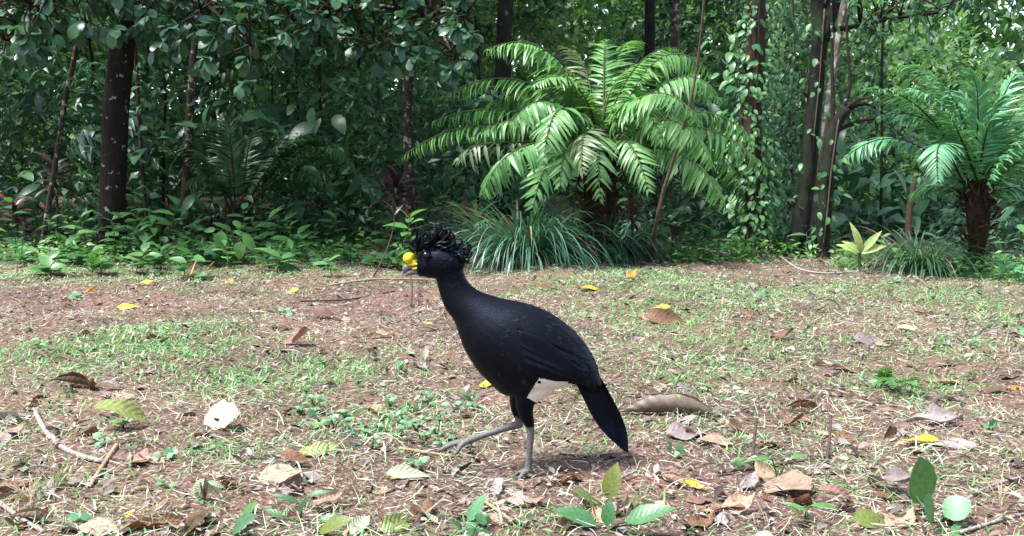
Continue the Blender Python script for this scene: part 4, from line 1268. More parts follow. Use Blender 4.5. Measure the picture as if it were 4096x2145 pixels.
def build_bird():
    shells = []
    shells.append(loft([((418, 250), (290, 300), 48, 0), ((428, 295), (298, 350), 54, 0), ((440, 345), (306, 392), 54, 0), ((468, 390), (322, 450), 58, 0), ((520, 425), (348, 512), 72, 0),
                        ((590, 449), (388, 570), 96, 0), ((660, 466), (414, 645), 126, 0), ((750, 485), (442, 715), 154, 0), ((840, 519), (494, 798), 174, 0),
                        ((920, 569), (562, 872), 184, 0), ((990, 629), (645, 932), 180, 0), ((1045, 699), (790, 918), 166, 0), ((1083, 769), (898, 892), 132, 0),
                        ((1103, 840), (985, 868), 84, 0), ((1118, 890), (1012, 900), 44, 0)], 28))
    shells.append(loft([((208, 262), (206, 330), 26, 0), ((222, 236), (218, 346), 42, 0), ((255, 212), (250, 354), 56, 0), ((300, 198), (296, 362), 64, 0), ((345, 194), (342, 366), 67, 0),
                        ((390, 206), (388, 350), 62, 0), ((425, 236), (422, 325), 46, 0), ((438, 262), (436, 300), 26, 0)], 24))
    Ln, Lf = -62, 66                      # near (standing) and far (stepping) leg
    shells.append(limb_shell([(815, 850, Ln, 80), (742, 930, Ln - 4, 54), (738, 1000, Ln - 2, 38), (754, 1050, Ln, 27), (763, 1088, Ln, 17), (764, 1110, Ln, 13)], 18, 14))
    shells.append(limb_shell([(790, 850, Lf, 88), (722, 945, Lf, 68), (696, 1005, Lf, 34), (702, 1050, Lf, 22), (713, 1085, Lf, 17)], 18, 14))
    # standing leg
    shells.append(limb_shell([(764, 1085, Ln, 19), (762, 1120, Ln, 18), (757, 1190, Ln, 16), (752, 1250, Ln, 17), (752, 1285, Ln, 21), (752, 1296, Ln, 16)], 16, 10))
    for e, r in (((700, 1306, Ln - 52), 7.5), ((684, 1303, Ln - 2), 8), ((712, 1298, Ln + 44), 7)):
        m = ((752 + e[0]) / 2 + 2, 1290, (Ln + e[2]) / 2)
        shells.append(limb_shell([(752, 1286, Ln, 11), (*m, r + 5), (e[0] + 10, e[1] - 2, e[2], r + 2), (*e, r * .6), (e[0] - 12, e[1] + 7, e[2] - 2, 2)], 14, 8))
    shells.append(limb_shell([(752, 1288, Ln, 9), (778, 1296, Ln + 6, 7), (800, 1304, Ln + 10, 5), (808, 1310, Ln + 11, 2)], 9, 8))
    # stepping leg: tarsus swung forward, toes trailing limp
    shells.append(limb_shell([(713, 1082, Lf, 23), (700, 1094, Lf, 22), (640, 1110, Lf - 4, 18), (560, 1135, Lf - 8, 16), (490, 1158, Lf - 10, 17), (462, 1168, Lf - 12, 20), (448, 1174, Lf - 12, 15)], 18, 10))
    for e, r in (((306, 1214, Lf - 34), 8), ((330, 1200, Lf - 6), 8), ((388, 1222, Lf - 58), 7.5)):
        m = ((455 + e[0]) / 2, (1170 + e[1]) / 2 - 6, (Lf - 12 + e[2]) / 2)
        shells.append(limb_shell([(458, 1168, Lf - 12, 12), (*m, r + 5), (e[0] + 8, e[1] - 2, e[2], r + 2), (e[0] - 10, e[1] + 6, e[2], 2)], 12, 8))
    shells.append(limb_shell([(462, 1170, Lf - 12, 8), (470, 1190, Lf - 4, 6), (474, 1206, Lf, 4), (474, 1214, Lf, 2)], 8, 8))
    V, Q, T, off = [], [], [], 0
    for v, f in shells:
        V.append(v); Q.append(f[0] + off)
        if len(f) > 1:
            T.append(f[1] + off)
        off += len(v)
    V = np.concatenate(V)
    pts = np.array([W(*p) for p in V]) - FOOT
    me = mk_mesh('body', pts, [np.concatenate(Q), np.concatenate(T)])
    tmp = bpy.data.objects.new('tmp', me); C.objects.link(tmp)
    rm = tmp.modifiers.new('r', 'REMESH'); rm.mode = 'VOXEL'; rm.voxel_size = .0030
    sm = tmp.modifiers.new('s', 'SMOOTH'); sm.iterations = 4; sm.factor = .5
    dg = bpy.context.evaluated_depsgraph_get()
    body = bpy.data.meshes.new_from_object(tmp.evaluated_get(dg))
    bpy.data.objects.remove(tmp)
    body.name = 'body'
    return body

def inpoly(x, y, poly):
    r = np.zeros(len(x), bool)
    n = len(poly)
    for i in range(n):
        x0, y0 = poly[i]; x1, y1 = poly[(i + 1) % n]
        c = ((y0 > y) != (y1 > y)) & (x < (x1 - x0) * (y - y0) / (y1 - y0 + 1e-9) + x0)
        r ^= c
    return r
WHITE = [(802, 826), (770, 880), (742, 945), (830, 980), (1000, 930), (1010, 868), (1000, 856), (950, 838), (920, 829), (872, 838)]

bird = thing('curassow', 'black crested ground bird with yellow bill knob stepping across the clearing', 'bird', FOOT)
body = build_bird()
nv = len(body.vertices)
co = np.empty(nv * 3, np.float32); body.vertices.foreach_get('co', co); co = co.reshape(-1, 3).astype(float)
np_ = len(body.polygons)
fc = np.empty(np_ * 3, np.float32); body.polygons.foreach_get('center', fc); fc = fc.reshape(-1, 3).astype(float)
fn = np.empty(np_ * 3, np.float32); body.polygons.foreach_get('normal', fn); fn = fn.reshape(-1, 3).astype(float)
fa = np.empty(np_, np.float32); body.polygons.foreach_get('area', fa)
# back to drawing units
o0, ox, oy = W(0, 0), W(100, 0), W(0, 100)
kx, kz = (ox - o0)[0] / 100, (oy - o0)[2] / 100
def todraw(q):
    w = q + FOOT
    return np.stack([(w[:, 0] - o0[0]) / kx, (w[:, 2] - o0[2]) / kz, (w[:, 1] - YB) / KB], -1)
D = todraw(fc)
leg = (D[:, 1] > 1093) | ((D[:, 1] > 1072) & (D[:, 0] < 704)) | ((D[:, 1] > 1080) & (D[:, 2] > 20))
white = inpoly(D[:, 0], D[:, 1], WHITE) & ~leg
thigh = inpoly(D[:, 0], D[:, 1], [(600, 860), (800, 822), (772, 880), (745, 932), (808, 975), (808, 1100), (600, 1100)])
white &= ~thigh
mi = np.where(leg, 2, np.where(white, 1, 0)).astype(np.int32)
for m in ('feather_black', 'feather_white', 'leg_grey'):
    body.materials.append(MAT[m])
body.polygons.foreach_set('material_index', mi)
body.polygons.foreach_set('use_smooth', np.ones(np_, bool))
bobj = obj('body', body, bird)

# plumage: small overlapping feathers along the lie of the body
FLOW = np.array([(230, 290, 1, .25), (300, 250, 1, .3), (390, 260, .9, .5), (370, 360, .35, 1), (390, 440, .45, 1), (430, 520, .6, 1), (520, 480, .95, .45), (480, 640, .5, 1), (650, 520, 1, .3), (620, 700, .8, .6), (560, 820, .6, .8),
                 (800, 560, 1, .45), (800, 720, .95, .5), (900, 620, .85, .7), (960, 780, .8, .7), (1040, 740, .5, 1), (1080, 820, .4, 1), (700, 860, .6, .9), (740, 960, .05, 1), (700, 1000, .1, 1), (760, 1050, .05, 1), (850, 880, .95, .2), (1060, 870, .6, 1)])
def plumage(name, sel, n, size, mat, lift=.10, wmul=.62):
    idx = np.flatnonzero(sel)
    k = idx[np.searchsorted(np.cumsum(fa[idx]) / fa[idx].sum(), rng.random(n)).clip(0, len(idx) - 1)]
    d2 = ((D[k][:, None, :2] - FLOW[None, :, :2]) ** 2).sum(-1) + 400
    w = 1 / d2 ** 1.5
    f = (w[:, :, None] * FLOW[None, :, 2:]).sum(1) / w.sum(1)[:, None]
    v = np.stack([f[:, 0], np.zeros(n), -f[:, 1]], -1)
    nn = fn[k]
    v = nrm(v - nn * (v * nn).sum(1)[:, None])
    v = nrm(v + nn * lift + rng.normal(0, .09, (n, 3)))
    dx = D[k][:, 0]
    s = np.interp(dx, [200, 440, 560, 800, 1100], [size[0], size[0] * 1.1, size[1] * .6, size[1], size[1] * 1.2]) * rng.uniform(.8, 1.2, n)
    pos = fc[k] - nn * .0012 - v * (s * .3)[:, None]
    V, F, U = joined([FEA], frames(pos, v, nn, s, s * wmul))
    return obj(name, mk_mesh(name, V, F, U, [MAT[mat]]), bobj, kind='stuff')
FEA = leaf('round', .95, 5, 3, -.12, .22, 0)
blk = mi == 0
nearshank = (D[:, 1] > 1055)
plumage('body_feathers', blk & (D[:, 0] > 330) & ~nearshank & ~inpoly((D[:, 0] - 870) / 1.14 + 870, (D[:, 1] - 880) / 1.25 + 880, WHITE), 9000, (.013, .026), 'feather_black', .06)
plumage('back_feathers', blk & (D[:, 0] > 520) & (D[:, 1] < 860) & ~thigh, 1500, (.03, .036), 'feather_black', .09, .55)
plumage('head_feathers', blk & (D[:, 0] < 450) & (D[:, 1] < 385) & (np.hypot(D[:, 0] - 262, D[:, 1] - 238) > 42), 2800, (.015, .015), 'feather_black', .24, .3)
plumage('thigh_feathers', blk & thigh & ~nearshank, 700, (.016, .018), 'feather_black', .05, .5)
plumage('belly_feathers', white, 700, (.014, .017), 'feather_white', .05, .5)

# folded wing: rows of larger feathers over the flank, its lower edge over the white belly
def flank(x, y):
    k = np.hypot(D[:, 0] - x, D[:, 1] - y) < 16
    return float(D[k, 2].min()) if k.any() else -120.0
ws = [((700, 585), (694, 700)), ((790, 610), (768, 785)), ((880, 668), (860, 824)), ((960, 742), (935, 832)), ((1030, 812), (1008, 850))]
ws = [(a, b, 7, flank((a[0] + b[0]) / 2, (a[1] + b[1]) / 2) + 3) for a, b in ws]
Lw = loft(ws, 16)
wing = obj('wing', mk_mesh('wing', np.array([W(*p) - FOOT for p in Lw[0]]), Lw[1], None, [MAT['feather_black']]), bird)
wp = []
for row, (n, y0, y1, ln) in enumerate([(9, 560, 600, 90), (10, 600, 640, 105), (10, 640, 680, 115), (10, 680, 710, 125), (9, 715, 735, 130)]):
    for k in range(n):
        u = k / (n - 1)
        x = 690 + u * 215 + row * 10; y = y0 + u * (y1 - y0) + u * 60
        e = flank(x + ln * .85, y + ln * .45) - flank(x, y)
        wp.append((x, y, flank(x, y) - 4 - (5 - row) * .8, ln * rng.uniform(.9, 1.05), e / ln))
wq = np.array(wp)
posw = np.array([W(q[0], q[1], q[2]) - FOOT for q in wp])
nw = len(wp)
dw = np.stack([np.full(nw, 1.0), wq[:, 4] * 1.0 + .02, np.full(nw, -.5) + rng.normal(0, .04, nw)], -1)
upw = np.stack([np.full(nw, .1), np.full(nw, -1.0), np.full(nw, .35)], -1)
PR['wingf'] = [leaf('blade', .30, 7, 3, -.12, .05, 0, base=.1)]
sw = wq[:, 3] * KB
pieces('wing_feather', [mk_mesh('wing_feather', *PR['wingf'][0], [MAT['feather_black']])], frames(posw, dw, upw, sw, sw * 1.0), wing)

# tail
PR['tailf'] = [leaf('tail', .19, 12, 3, -.12, .10, 0, base=.10)]
tm = mk_mesh('tail_feather', *PR['tailf'][0], [MAT['feather_black']])
for k in range(14):
    side = -1 if k % 2 == 0 else 1
    u = (k // 2) / 6.0                       # 0 upper edge of the tail, 1 lower edge
    a = W(1080 - 84 * u, 832 + 24 * u, side * (10 + 22 * u)) - FOOT
    b = W(1247 - 62 * u, 1206 - 52 * u * u - 8 * u, side * (6 + 30 * u)) - FOOT
    L = np.linalg.norm(b - a)
    obj('tail_feather', tm, bird, M=frames(a, b - a, np.array([.45 - .3 * u, side * 1.0, .25]), L, L * 1.12)[0])

# crest of forward-curled feathers
CR = []
for k in range(100):
    u = rng.random() ** .9
    bx = 200 + 225 * u; by = 226 - 26 * math.sin(math.pi * min(1, u * 1.1)) + 60 * max(0, u - .72) + rng.uniform(-4, 18)
    z = rng.uniform(-54, 54)
    ang = R(112 - 112 * u + rng.normal(0, 18))
    L = (60 + 110 * rng.random() ** 1.4) * (1 - .35 * max(0, (u - .6) / .4)) * (.8 + .2 * (abs(z) < 35))
    CR.append((bx, by, z, ang, L))
CR += [(195, 228, -20, R(150), 58), (200, 225, 10, R(118), 112), (204, 222, -28, R(104), 125), (225, 215, -10, R(96), 140), (250, 210, -20, R(84), 138), (360, 205, -30, R(38), 105), (402, 222, -34, R(14), 70), (410, 240, -30, R(-5), 55), (412, 232, 10, R(8), 62), (415, 262, -20, R(-25), 45), (410, 275, 15, R(-35), 45)]
for bx, by, z, ang, L in CR:
    pts, a, x, y = [], ang, bx, by
    curl = R(rng.uniform(26, 40)) if rng.random() < .7 else R(rng.uniform(10, 24)); bend = R(rng.normal(-1.5, 4.5)); zz = rng.normal(0, 12)
    n = 16
    for i in range(n):
        v = i / (n - 1)
        pts.append((x, y, z * (1 + .5 * v) + zz * v * v)); a += bend
        if v > .55:
            a += curl                # the tip curls forward (towards the bill)
            st = L / n * .8
        else:
            st = L / n * 1.12
        x += math.cos(a) * st; y -= math.sin(a) * st
    q = np.array([W(*p) - FOOT for p in pts])
    r = np.interp(np.linspace(0, 1, n), [0, .3, .6, .85, 1], [6.5, 7.5, 6.0, 4.0, 1.2]) * KB * rng.uniform(.75, 1.3)
    obj('crest_feather', tube_mesh('crest_feather', q, r, MAT['feather_gloss'], 6), bird)

# bill, knob, eye
def lump(name, st, mat, seg=18, parent=None):
    V, F = loft(st, seg)
    return obj(name, mk_mesh(name, np.array([W(*p) - FOOT for p in V]), F, None, [MAT[mat]]), parent or bird)
def ball(name, cx, cy, cz, rx, ry, rz, mat, parent=None, wob=0.):
    st = []
    for i in range(15):
        th = math.pi * (i + .001) / 14.002
        r = math.sin(th)
        x = cx + rx * math.cos(th) * -1
        st.append(((x, cy - ry * r * (1 + wob * math.sin(3 * th))), (x, cy + ry * r), max(rz * r, .3), cz))
    return lump(name, st, mat, 18, parent)
bill = lump('upper_bill', [((205, 276), (208, 316), 22, 0), ((188, 282), (190, 318), 19, 0), ((168, 288), (172, 322), 15, 0), ((149, 291), (157, 328), 11, 0), ((136, 302), (147, 336), 8, 0), ((135, 320), (142, 343), 5, 0), ((138, 340), (141, 349), 1.5, 0)], 'bill_horn')
lump('lower_bill', [((216, 306), (214, 342), 20, 0), ((190, 312), (187, 344), 16, 0), ((168, 319), (165, 348), 12, 0), ((155, 327), (153, 350), 8, 0), ((149, 336), (149, 347), 2.5, 0)], 'bill_horn')
ball('bill_knob', 167, 261, 0, 30, 29, 28, 'bill_yellow', wob=.04)
ball('bill_knob', 190, 279, 0, 20, 16, 22, 'bill_yellow')
lump('bill_base', [((160, 284), (162, 299), 15.5, 0), ((180, 282), (182, 301), 21, 0), ((198, 276), (200, 299), 26, 0), ((212, 284), (212, 296), 27, 0), ((221, 287), (221, 292), 22, 0)], 'bill_yellow')
lump('bill_base', [((182, 306), (184, 318), 17, 0), ((198, 301), (198, 318), 23, 0), ((212, 299), (211, 312), 25, 0), ((216, 302), (216, 306), 20, 0)], 'bill_yellow')
for s in (-1, 1):
    e = ball('eye', 256, 240, s * 58, 16, 14, 11, 'eye_black')
    # rim of bare skin round the eye
    a = np.linspace(0, 2 * math.pi, 18)
    q = np.array([W(256 + 22 * math.cos(v), 240 + 18 * math.sin(v), s * 60) - FOOT for v in a])
    obj('eye_ring', tube_mesh('eye_ring', q, np.full(18, 3.2 * KB), MAT['feather_gloss'], 6), e)

# ================================================================== FALLEN LEAVES
def fallen(px, py, lpx, wr, ang, proto, mat, label, cat='dead leaf', group=None, pitch=0., roll=0., z=.004, flip=False, name='fallen_leaf'):
    """a leaf whose middle lies at the picture point; lpx its length in picture pixels; ang its direction on the ground."""
    g = G(px, py)
    s = lpx * M2PX(g[1])
    d = np.array([math.cos(ang) * math.cos(pitch), math.sin(ang) * math.cos(pitch), math.sin(pitch)])
    up = np.array([math.sin(roll) * math.sin(ang), -math.sin(roll) * math.cos(ang), math.cos(roll)]) * (-1 if flip else 1)
    ms = meshes(proto, mat)
    me = ms[int(rng.integers(len(ms)))]
    M = frames(np.zeros(3), d, up, s, s * wr)[0]
    # set it down: lowest point on the ground
    n = len(me.vertices); c = np.empty(n * 3, np.float32); me.vertices.foreach_get('co', c)
    w = c.reshape(-1, 3) @ M[:3, :3].T
    mid = (w.max(0) + w.min(0)) / 2
    M[:3, 3] = g - np.array([mid[0], mid[1], w[:, 2].min()]) + [0, 0, z - .007]
    o = obj(name, me, M=M)
    return tag(o, label, cat, group)

LV = [
 (129, 308, 25, 1.0, .15, 'dead_flat', 'dead_yellow', 'bright yellow fallen leaf lying on bare soil left of the big green patch', .1, .3),
 (88, 294, 18, .9, -.2, 'dead_curl', 'dead_orange', 'orange-brown fallen leaf with upturned edge near the forest edge', 0, 0),
 (294, 293, 20, 1.0, -.45, 'dead_flat', 'dead_yellow', 'lemon yellow fallen leaf lying alone ahead of the bird', .1, .4),
 (147, 284, 18, .9, .2, 'dead_flat', 'dead_yellow', 'yellow fallen leaf among litter below the spotted trunk', .1, .4),
 (230, 283, 10, 1.5, 1.0, 'dead_flat', 'dead_orange', 'small orange-yellow fallen leaf below the round-leaved seedling', .4, .3),
 (324, 317, 26, 1.3, -.4, 'dead_arch', 'dead_brown', 'dark brown arched dead leaf on the bare soil ahead of the bird', .1, .5),
 (296, 345, 40, 1.5, -.5, 'dead_curl', 'dead_pink', 'large reddish crumpled dead leaf beside the green patch', .15, .3),
 (283, 330, 24, 1.0, .1, 'dead_arch', 'dead_pink', 'mauve brown dead leaf behind the large reddish leaf', 0, .2),
 (380, 338, 30, .8, .25, 'dead_curl', 'dead_tan', 'pale tan curled dead leaf between reddish leaf and bird neck', .05, 0),
 (666, 323, 44, 1.0, -.35, 'dead_arch', 'dead_brown', 'russet dead leaf with yellow edge propped in grass behind the bird', .1, .9),
 (662, 308, 20, .9, -.2, 'dead_flat', 'dead_yellow', 'yellow fallen leaf just beyond the russet leaf', .1, .4),
 (548, 291, 26, .8, .1, 'dead_arch', 'dead_brown', 'dark brown dead leaf humped beyond the bird back', .05, .2),
 (590, 292, 22, .9, .2, 'dead_flat', 'dead_yellow', 'dull yellow leaf lying in grass beyond the bird back', .05, .2),
 (70, 386, 44, 1.0, -.05, 'dead_roll', 'dead_brown', 'long dark brown rolled dead leaf left of the big green patch', .03, .2),
 (112, 390, 26, .8, .4, 'dead_arch', 'dead_grey', 'grey-brown curved dead leaf beside the long rolled leaf', .15, .2),
 (121, 398, 34, .9, .05, 'dead_flat', 'dead_tan', 'flat tan dead leaf under the grey-brown curved leaf', .0, .3),
 (121, 428, 64, .9, .2, 'dead_arch', 'dead_green', 'large green and yellow arched leaf near the grey stick', .05, .45),
 (222, 427, 38, 1.25, -.15, 'dead_round', 'dead_cream', 'big round cream-white leaf lying in the foreground grass', .05, .75),
 (138, 462, 36, 1.5, -1.0, 'dead_curl', 'dead_pink', 'reddish brown broad dead leaf near the tan stick', .1, .3),
 (74, 486, 30, 1.3, .3, 'dead_curl', 'dead_grey', 'purplish grey curled dead leaf left of the tan stick', .0, 0),
 (318, 453, 46, .8, .22, 'dead_flat', 'dead_green', 'long green fallen leaf with yellow edge left of the stepping foot', .12, .6),
 (280, 481, 62, .95, -.38, 'dead_flat', 'dead_tan', 'large tan pointed dead leaf with ribbed veins', .05, .5),
 (295, 466, 40, 1.0, -.15, 'dead_arch', 'dead_brown', 'dark brown arched leaf behind the large tan pointed leaf', .05, .2),
 (409, 479, 50, .8, .12, 'dead_arch', 'dead_pale_green', 'pale greenish white leaf lying ahead of the standing foot', .05, .5),
 (664, 415, 104, 1.0, 2.9, 'cigar', 'dead_sage', 'very large grey-green ribbed dead leaf rolled beside the tail', .02, .2),
 (674, 405, 54, .8, 2.8, 'dead_arch', 'dead_green', 'yellow-green leaf half overlapping the very large rolled leaf', .2, .8),
 (688, 436, 50, 1.0, .1, 'dead_curl', 'dead_grey', 'grey curled dead leaf right of the tail tip', .1, .3),
 (716, 444, 42, 1.0, -.1, 'dead_flat', 'dead_tan', 'flat tan leaf fragment right of the grey curled leaf', .05, .2),
 (672, 482, 42, .9, -.95, 'dead_roll', 'dead_tan', 'tan tube-like rolled dead leaf in the right foreground', .12, 0),
 (801, 410, 40, .65, .2, 'dead_roll', 'dead_brown', 'reddish brown rolled leaf lying alone in dry grass', .05, .2),
 (934, 425, 54, 1.1, -.4, 'dead_curl', 'dead_grey', 'large mauve-grey crumpled dead leaf in the right foreground', .15, .3),
 (890, 438, 44, .5, .9, 'dead_roll', 'dead_brown', 'brown striped curled leaf left of the large crumpled leaf', .1, 0),
 (956, 446, 48, .8, -.3, 'dead_flat', 'dead_grey', 'pale mauve torn leaf below the large crumpled leaf', .05, .3),
 (890, 492, 62, .9, -1.05, 'dead_curl', 'dead_grey', 'purple-grey ribbed dead leaf leaning beside the upright green leaf', .3, .2),
 (788, 492, 70, 1.5, -1.25, 'dead_flat', 'dead_tan', 'very large pale pinkish tan dead leaf in the right foreground', .25, .3),
 (838, 510, 56, .8, .15, 'dead_arch', 'dead_pink', 'long folded pinkish leaf beside the very large tan leaf', .03, .3),
 (908, 330, 24, .9, .15, 'dead_flat', 'dead_cream', 'cream white leaf lying flat in the far right grass', .05, .3),
 (1014, 389, 24, .8, -.15, 'dead_flat', 'dead_orange', 'orange yellow leaf at the right margin of the clearing', .05, .3),
 (872, 343, 42, .9, -.05, 'dead_curl', 'dead_grey', 'heap of grey-brown curled leaf below the cream leaf', .05, .3),
 (884, 346, 22, 1.0, .3, 'dead_arch', 'dead_tan', 'tan curled leaf resting on the grey-brown heap', .1, .4),
 (488, 386, 26, .9, -.6, 'dead_flat', 'dead_yellow', 'yellow leaf half hidden behind the bird breast', .1, .4),
 (632, 278, 16, 1.3, .6, 'dead_curl', 'dead_orange', 'golden brown leaf standing up before the lily-grass tuft', .3, .3),
 (640, 258, 16, .9, .2, 'dead_flat', 'dead_orange', 'light orange leaf under the leaning pole', .2, .6),
 (782, 339, 26, .9, -.3, 'dead_curl', 'dead_brown', 'dark brown curled leaf in the middle of the dry grass', .1, .2),
 (340, 413, 20, 1.0, .9, 'dead_curl', 'dead_brown', 'small dark brown upright leaf ahead of the stepping foot', .3, .2),
 (262, 264, 16, 1.2, .3, 'dead_arch', 'dead_orange', 'brown-orange leaf beneath the round-leaved seedling', .2, .6),
 (700, 500, 34, 1.0, .3, 'dead_flat', 'dead_pink', 'pinkish flat leaf right of the leafy foreground shoot', .05, .2),
 (740, 512, 46, 1.1, .2, 'dead_curl', 'dead_tan', 'tan crumpled leaf left of the very large tan leaf', .1, .3),
 (750, 488, 34, 1.0, .8, 'dead_curl', 'dead_grey', 'grey-mauve crumpled leaf among twigs in the right foreground', .2, .2),
 (328, 505, 44, 1.0, .8, 'dead_curl', 'dead_tan', 'pale pink-tan curled leaf behind the foreground weeds', .2, .3),
 (360, 528, 44, .9, 1.1, 'dead_arch', 'dead_pale_green', 'pale olive leaf standing on edge in the foreground', .5, .4),
 (398, 526, 50, 1.0, .5, 'dead_arch', 'dead_green', 'olive green curled leaf in the foreground litter', .3, .7),
 (425, 518, 40, 1.0, 2.4, 'dead_flat', 'dead_pale_green', 'pale green torn leaf in the foreground litter', .3, .5),
 (98, 530, 60, .9, -.4, 'dead_flat', 'dead_tan', 'pale folded tan leaf at the lower left of the clearing', .15, .4),
 (168, 528, 44, .9, .3, 'dead_curl', 'dead_brown', 'brown curled leaf beside the pale folded leaf', .1, .2),
 (30, 520, 46, .9, .1, 'dead_roll', 'dead_tan', 'tan rolled leaf in the lower left dry grass', .05, .1),
]
for px, py, l, wr, ang, proto, mat, lab, pitch, roll in LV:
    fallen(px, py, l, wr, ang, proto, mat, lab, pitch=pitch, roll=roll)

# the common litter, counted
ANCH = [(222, 427, 'the round cream leaf'), (664, 411, 'the very large rolled leaf'), (296, 345, 'the large reddish leaf'), (666, 323, 'the russet leaf'), (70, 450, 'the bent grey stick'), (129, 308, 'the bright yellow leaf'),
        (300, 292, 'the lemon yellow leaf'), (70, 386, 'the long brown rolled leaf'), (280, 481, 'the large tan pointed leaf'), (409, 479, 'the pale greenish leaf'), (672, 482, 'the tube-like leaf'), (801, 410, 'the lone reddish rolled leaf'),
        (934, 425, 'the mauve crumpled leaf'), (916, 490, 'the upright green leaf'), (788, 492, 'the very large tan leaf'), (908, 330, 'the cream white leaf'), (872, 343, 'the grey-brown leaf heap'), (548, 291, 'the humped dark leaf'),
        (782, 339, 'the dark curled leaf'), (606, 506, 'the leafy holed shoot'), (204, 495, 'the wilted seedling'), (528, 270, 'the large grass tuft'), (650, 266, 'the leaning pole'), (760, 266, 'the vine-clad trunk'), (862, 272, 'the lime sapling'),
        (960, 282, 'the right cycad'), (113, 264, 'the lichen-spotted trunk'), (230, 268, 'the round-leaved seedling'), (30, 268, 'the purple cordyline'), (408, 275, 'the bright sapling'), (30, 510, 'the pale dry grass clump'), (380, 420, 'the round-leaved weeds'),
        (575, 450, 'the tail tip'), (884, 380, 'the small fern seedling'), (380, 338, 'the pale curled leaf'), (1000, 500, 'the dry straw clump')]
def near(px, py):
    return min(ANCH, key=lambda a: (a[0] - px) ** 2 + 4 * (a[1] - py) ** 2)[2]
LK = [('dead_flat', 'dead_tan', 'small flat tan dead leaf on the clearing floor', 'small flat tan leaves'), ('dead_curl', 'dead_tan', 'small curled tan dead leaf on the clearing floor', 'small curled tan leaves'),
      ('dead_curl', 'dead_brown', 'small curled brown dead leaf on the clearing floor', 'small curled brown leaves'), ('dead_flat', 'dead_pink', 'small flat reddish dead leaf on the clearing floor', 'small flat reddish leaves'),
      ('dead_arch', 'dead_grey', 'small arched grey dead leaf on the clearing floor', 'small arched grey leaves'), ('dead_curl', 'dead_grey', 'small curled grey dead leaf on the clearing floor', 'small curled grey leaves'),
      ('dead_flat', 'dead_cream', 'small whitish dead leaf on the clearing floor', 'small whitish leaves'), ('dead_arch', 'dead_brown', 'small arched brown dead leaf on the clearing floor', 'small arched brown leaves'),
      ('dead_roll', 'dead_tan', 'small rolled tan dead leaf on the clearing floor', 'small rolled tan leaves'), ('dead_flat', 'dead_yellow', 'small yellow dead leaf on the clearing floor', 'small yellow leaves')]
for k in range(250):
    py = 262 + 272 * rng.random() ** 1.15 if k < 205 else rng.uniform(478, 540)
    px = rng.uniform(-10, 1034)
    if 470 < px < 640 and 300 < py < 480 and rng.random() < .6:
        continue
    g = G(px, py)
    s = min(rng.gamma(5, .013) + .03, .115)
    pr, mt, lab, grp = LK[rng.choice(len(LK), p=[.12, .14, .21, .10, .1, .13, .05, .09, .04, .02])]
    if mt == 'dead_cream':
        s = min(s, .065)
    lab = lab.replace('small ', 'little ' if s < .07 else 'small ' if s < .10 else 'medium ').replace('on the clearing floor', 'near ' + near(px, py))
    fallen(px, py, s / M2PX(g[1]), rng.uniform(.7, 1.2), rng.random() * 6.28, pr, mt, lab, group=grp, pitch=rng.normal(.0, .06), roll=rng.normal(0, .16), z=-.004)

# ================================================================== STICKS
def stick(pix, wpx, mat, label, lift=0., name='stick', heights=None):
    pts = [G(x, y) + np.array([0, 0, .5 * wpx * M2PX(G(x, y)[1]) + (heights[k] if heights else 0)]) for k, (x, y) in enumerate(pix)]
    c = curve(pts, 16)
    r = wpx * M2PX(pts[0][1]) / 2 * np.linspace(1.1, .75, 16) * rng.uniform(.88, 1.12, 16)
    root = pts[0]
    o = obj(name, tube_mesh(name, c, r, MAT[mat], 7, .12, int(rng.integers(999)), root), loc=tuple(root))
    return tag(o, label, 'stick')
stick([(34, 412), (45, 432), (60, 448), (80, 458), (104, 464)], 5, 'stick_grey', 'bent grey stick lying in the left foreground')
stick([(117, 447), (108, 460), (99, 474), (90, 488)], 4.5, 'stick_tan', 'straight tan stick beside the reddish broad leaf')
stick([(480, 500), (492, 508), (503, 516), (512, 524)], 4, 'stick_tan', 'short pale stick lying in bare soil below the bird')
stick([(400, 450), (425, 454), (455, 458)], 3.5, 'stick_tan', 'pale twig under the stepping foot')
stick([(604, 487), (620, 480), (636, 473)], 4, 'stick_grey', 'short whitish stick behind the leafy foreground shoot')
stick([(330, 286), (380, 280), (440, 281)], 2.2, 'stick_tan', 'long pale twig lying beyond the bird bill')
stick([(300, 302), (350, 300), (395, 292)], 2.0, 'stick_dark', 'long dark twig on the red soil ahead of the bird')
stick([(436, 300), (452, 296), (470, 290)], 2.0, 'stick_tan', 'pale twig beside the bird neck')
stick([(188, 282), (196, 270), (204, 258)], 2.0, 'stick_tan', 'thin bare twig slanting up at the forest edge', heights=[0, .06, .17])
stick([(208, 270), (222, 262), (232, 258), (250, 262)], 2.0, 'stick_tan', 'thin arched twig under the round-leaved seedling', heights=[0, .05, .04, 0])
stick([(690, 250), (720, 254), (760, 262)], 3, 'stick_grey', 'grey fallen branch at the forest edge right of the leaning pole')
stick([(780, 262), (800, 271), (830, 274), (870, 273)], 1.7, 'stick_grey', 'pale fallen branch below the black trunks', heights=[.04, .0, 0, .02])
stick([(716, 474), (748, 470), (790, 464), (830, 458)], 3.5, 'stick_dark', 'long dark twig lying across the right foreground')
stick([(752, 466), (754, 452), (756, 442)], 4, 'stick_dark', 'short dark peg standing in the right foreground', heights=[0, .03, .06])
stick([(826, 466), (829, 452), (830, 440)], 3.5, 'stick_dark', 'thin dark peg standing near the brown striped leaf', heights=[0, .03, .07])
stick([(930, 520), (960, 505), (990, 488), (1024, 478)], 4, 'stick_grey', 'grey stick pointing to the right margin of the foreground')
stick([(960, 534), (1000, 522), (1030, 514)], 4, 'stick_grey', 'pale grey stick in the lower right foreground')
stick([(0, 505), (20, 520), (44, 534)], 5, 'stick_grey', 'whitish grey stick in the lower left dry grass')
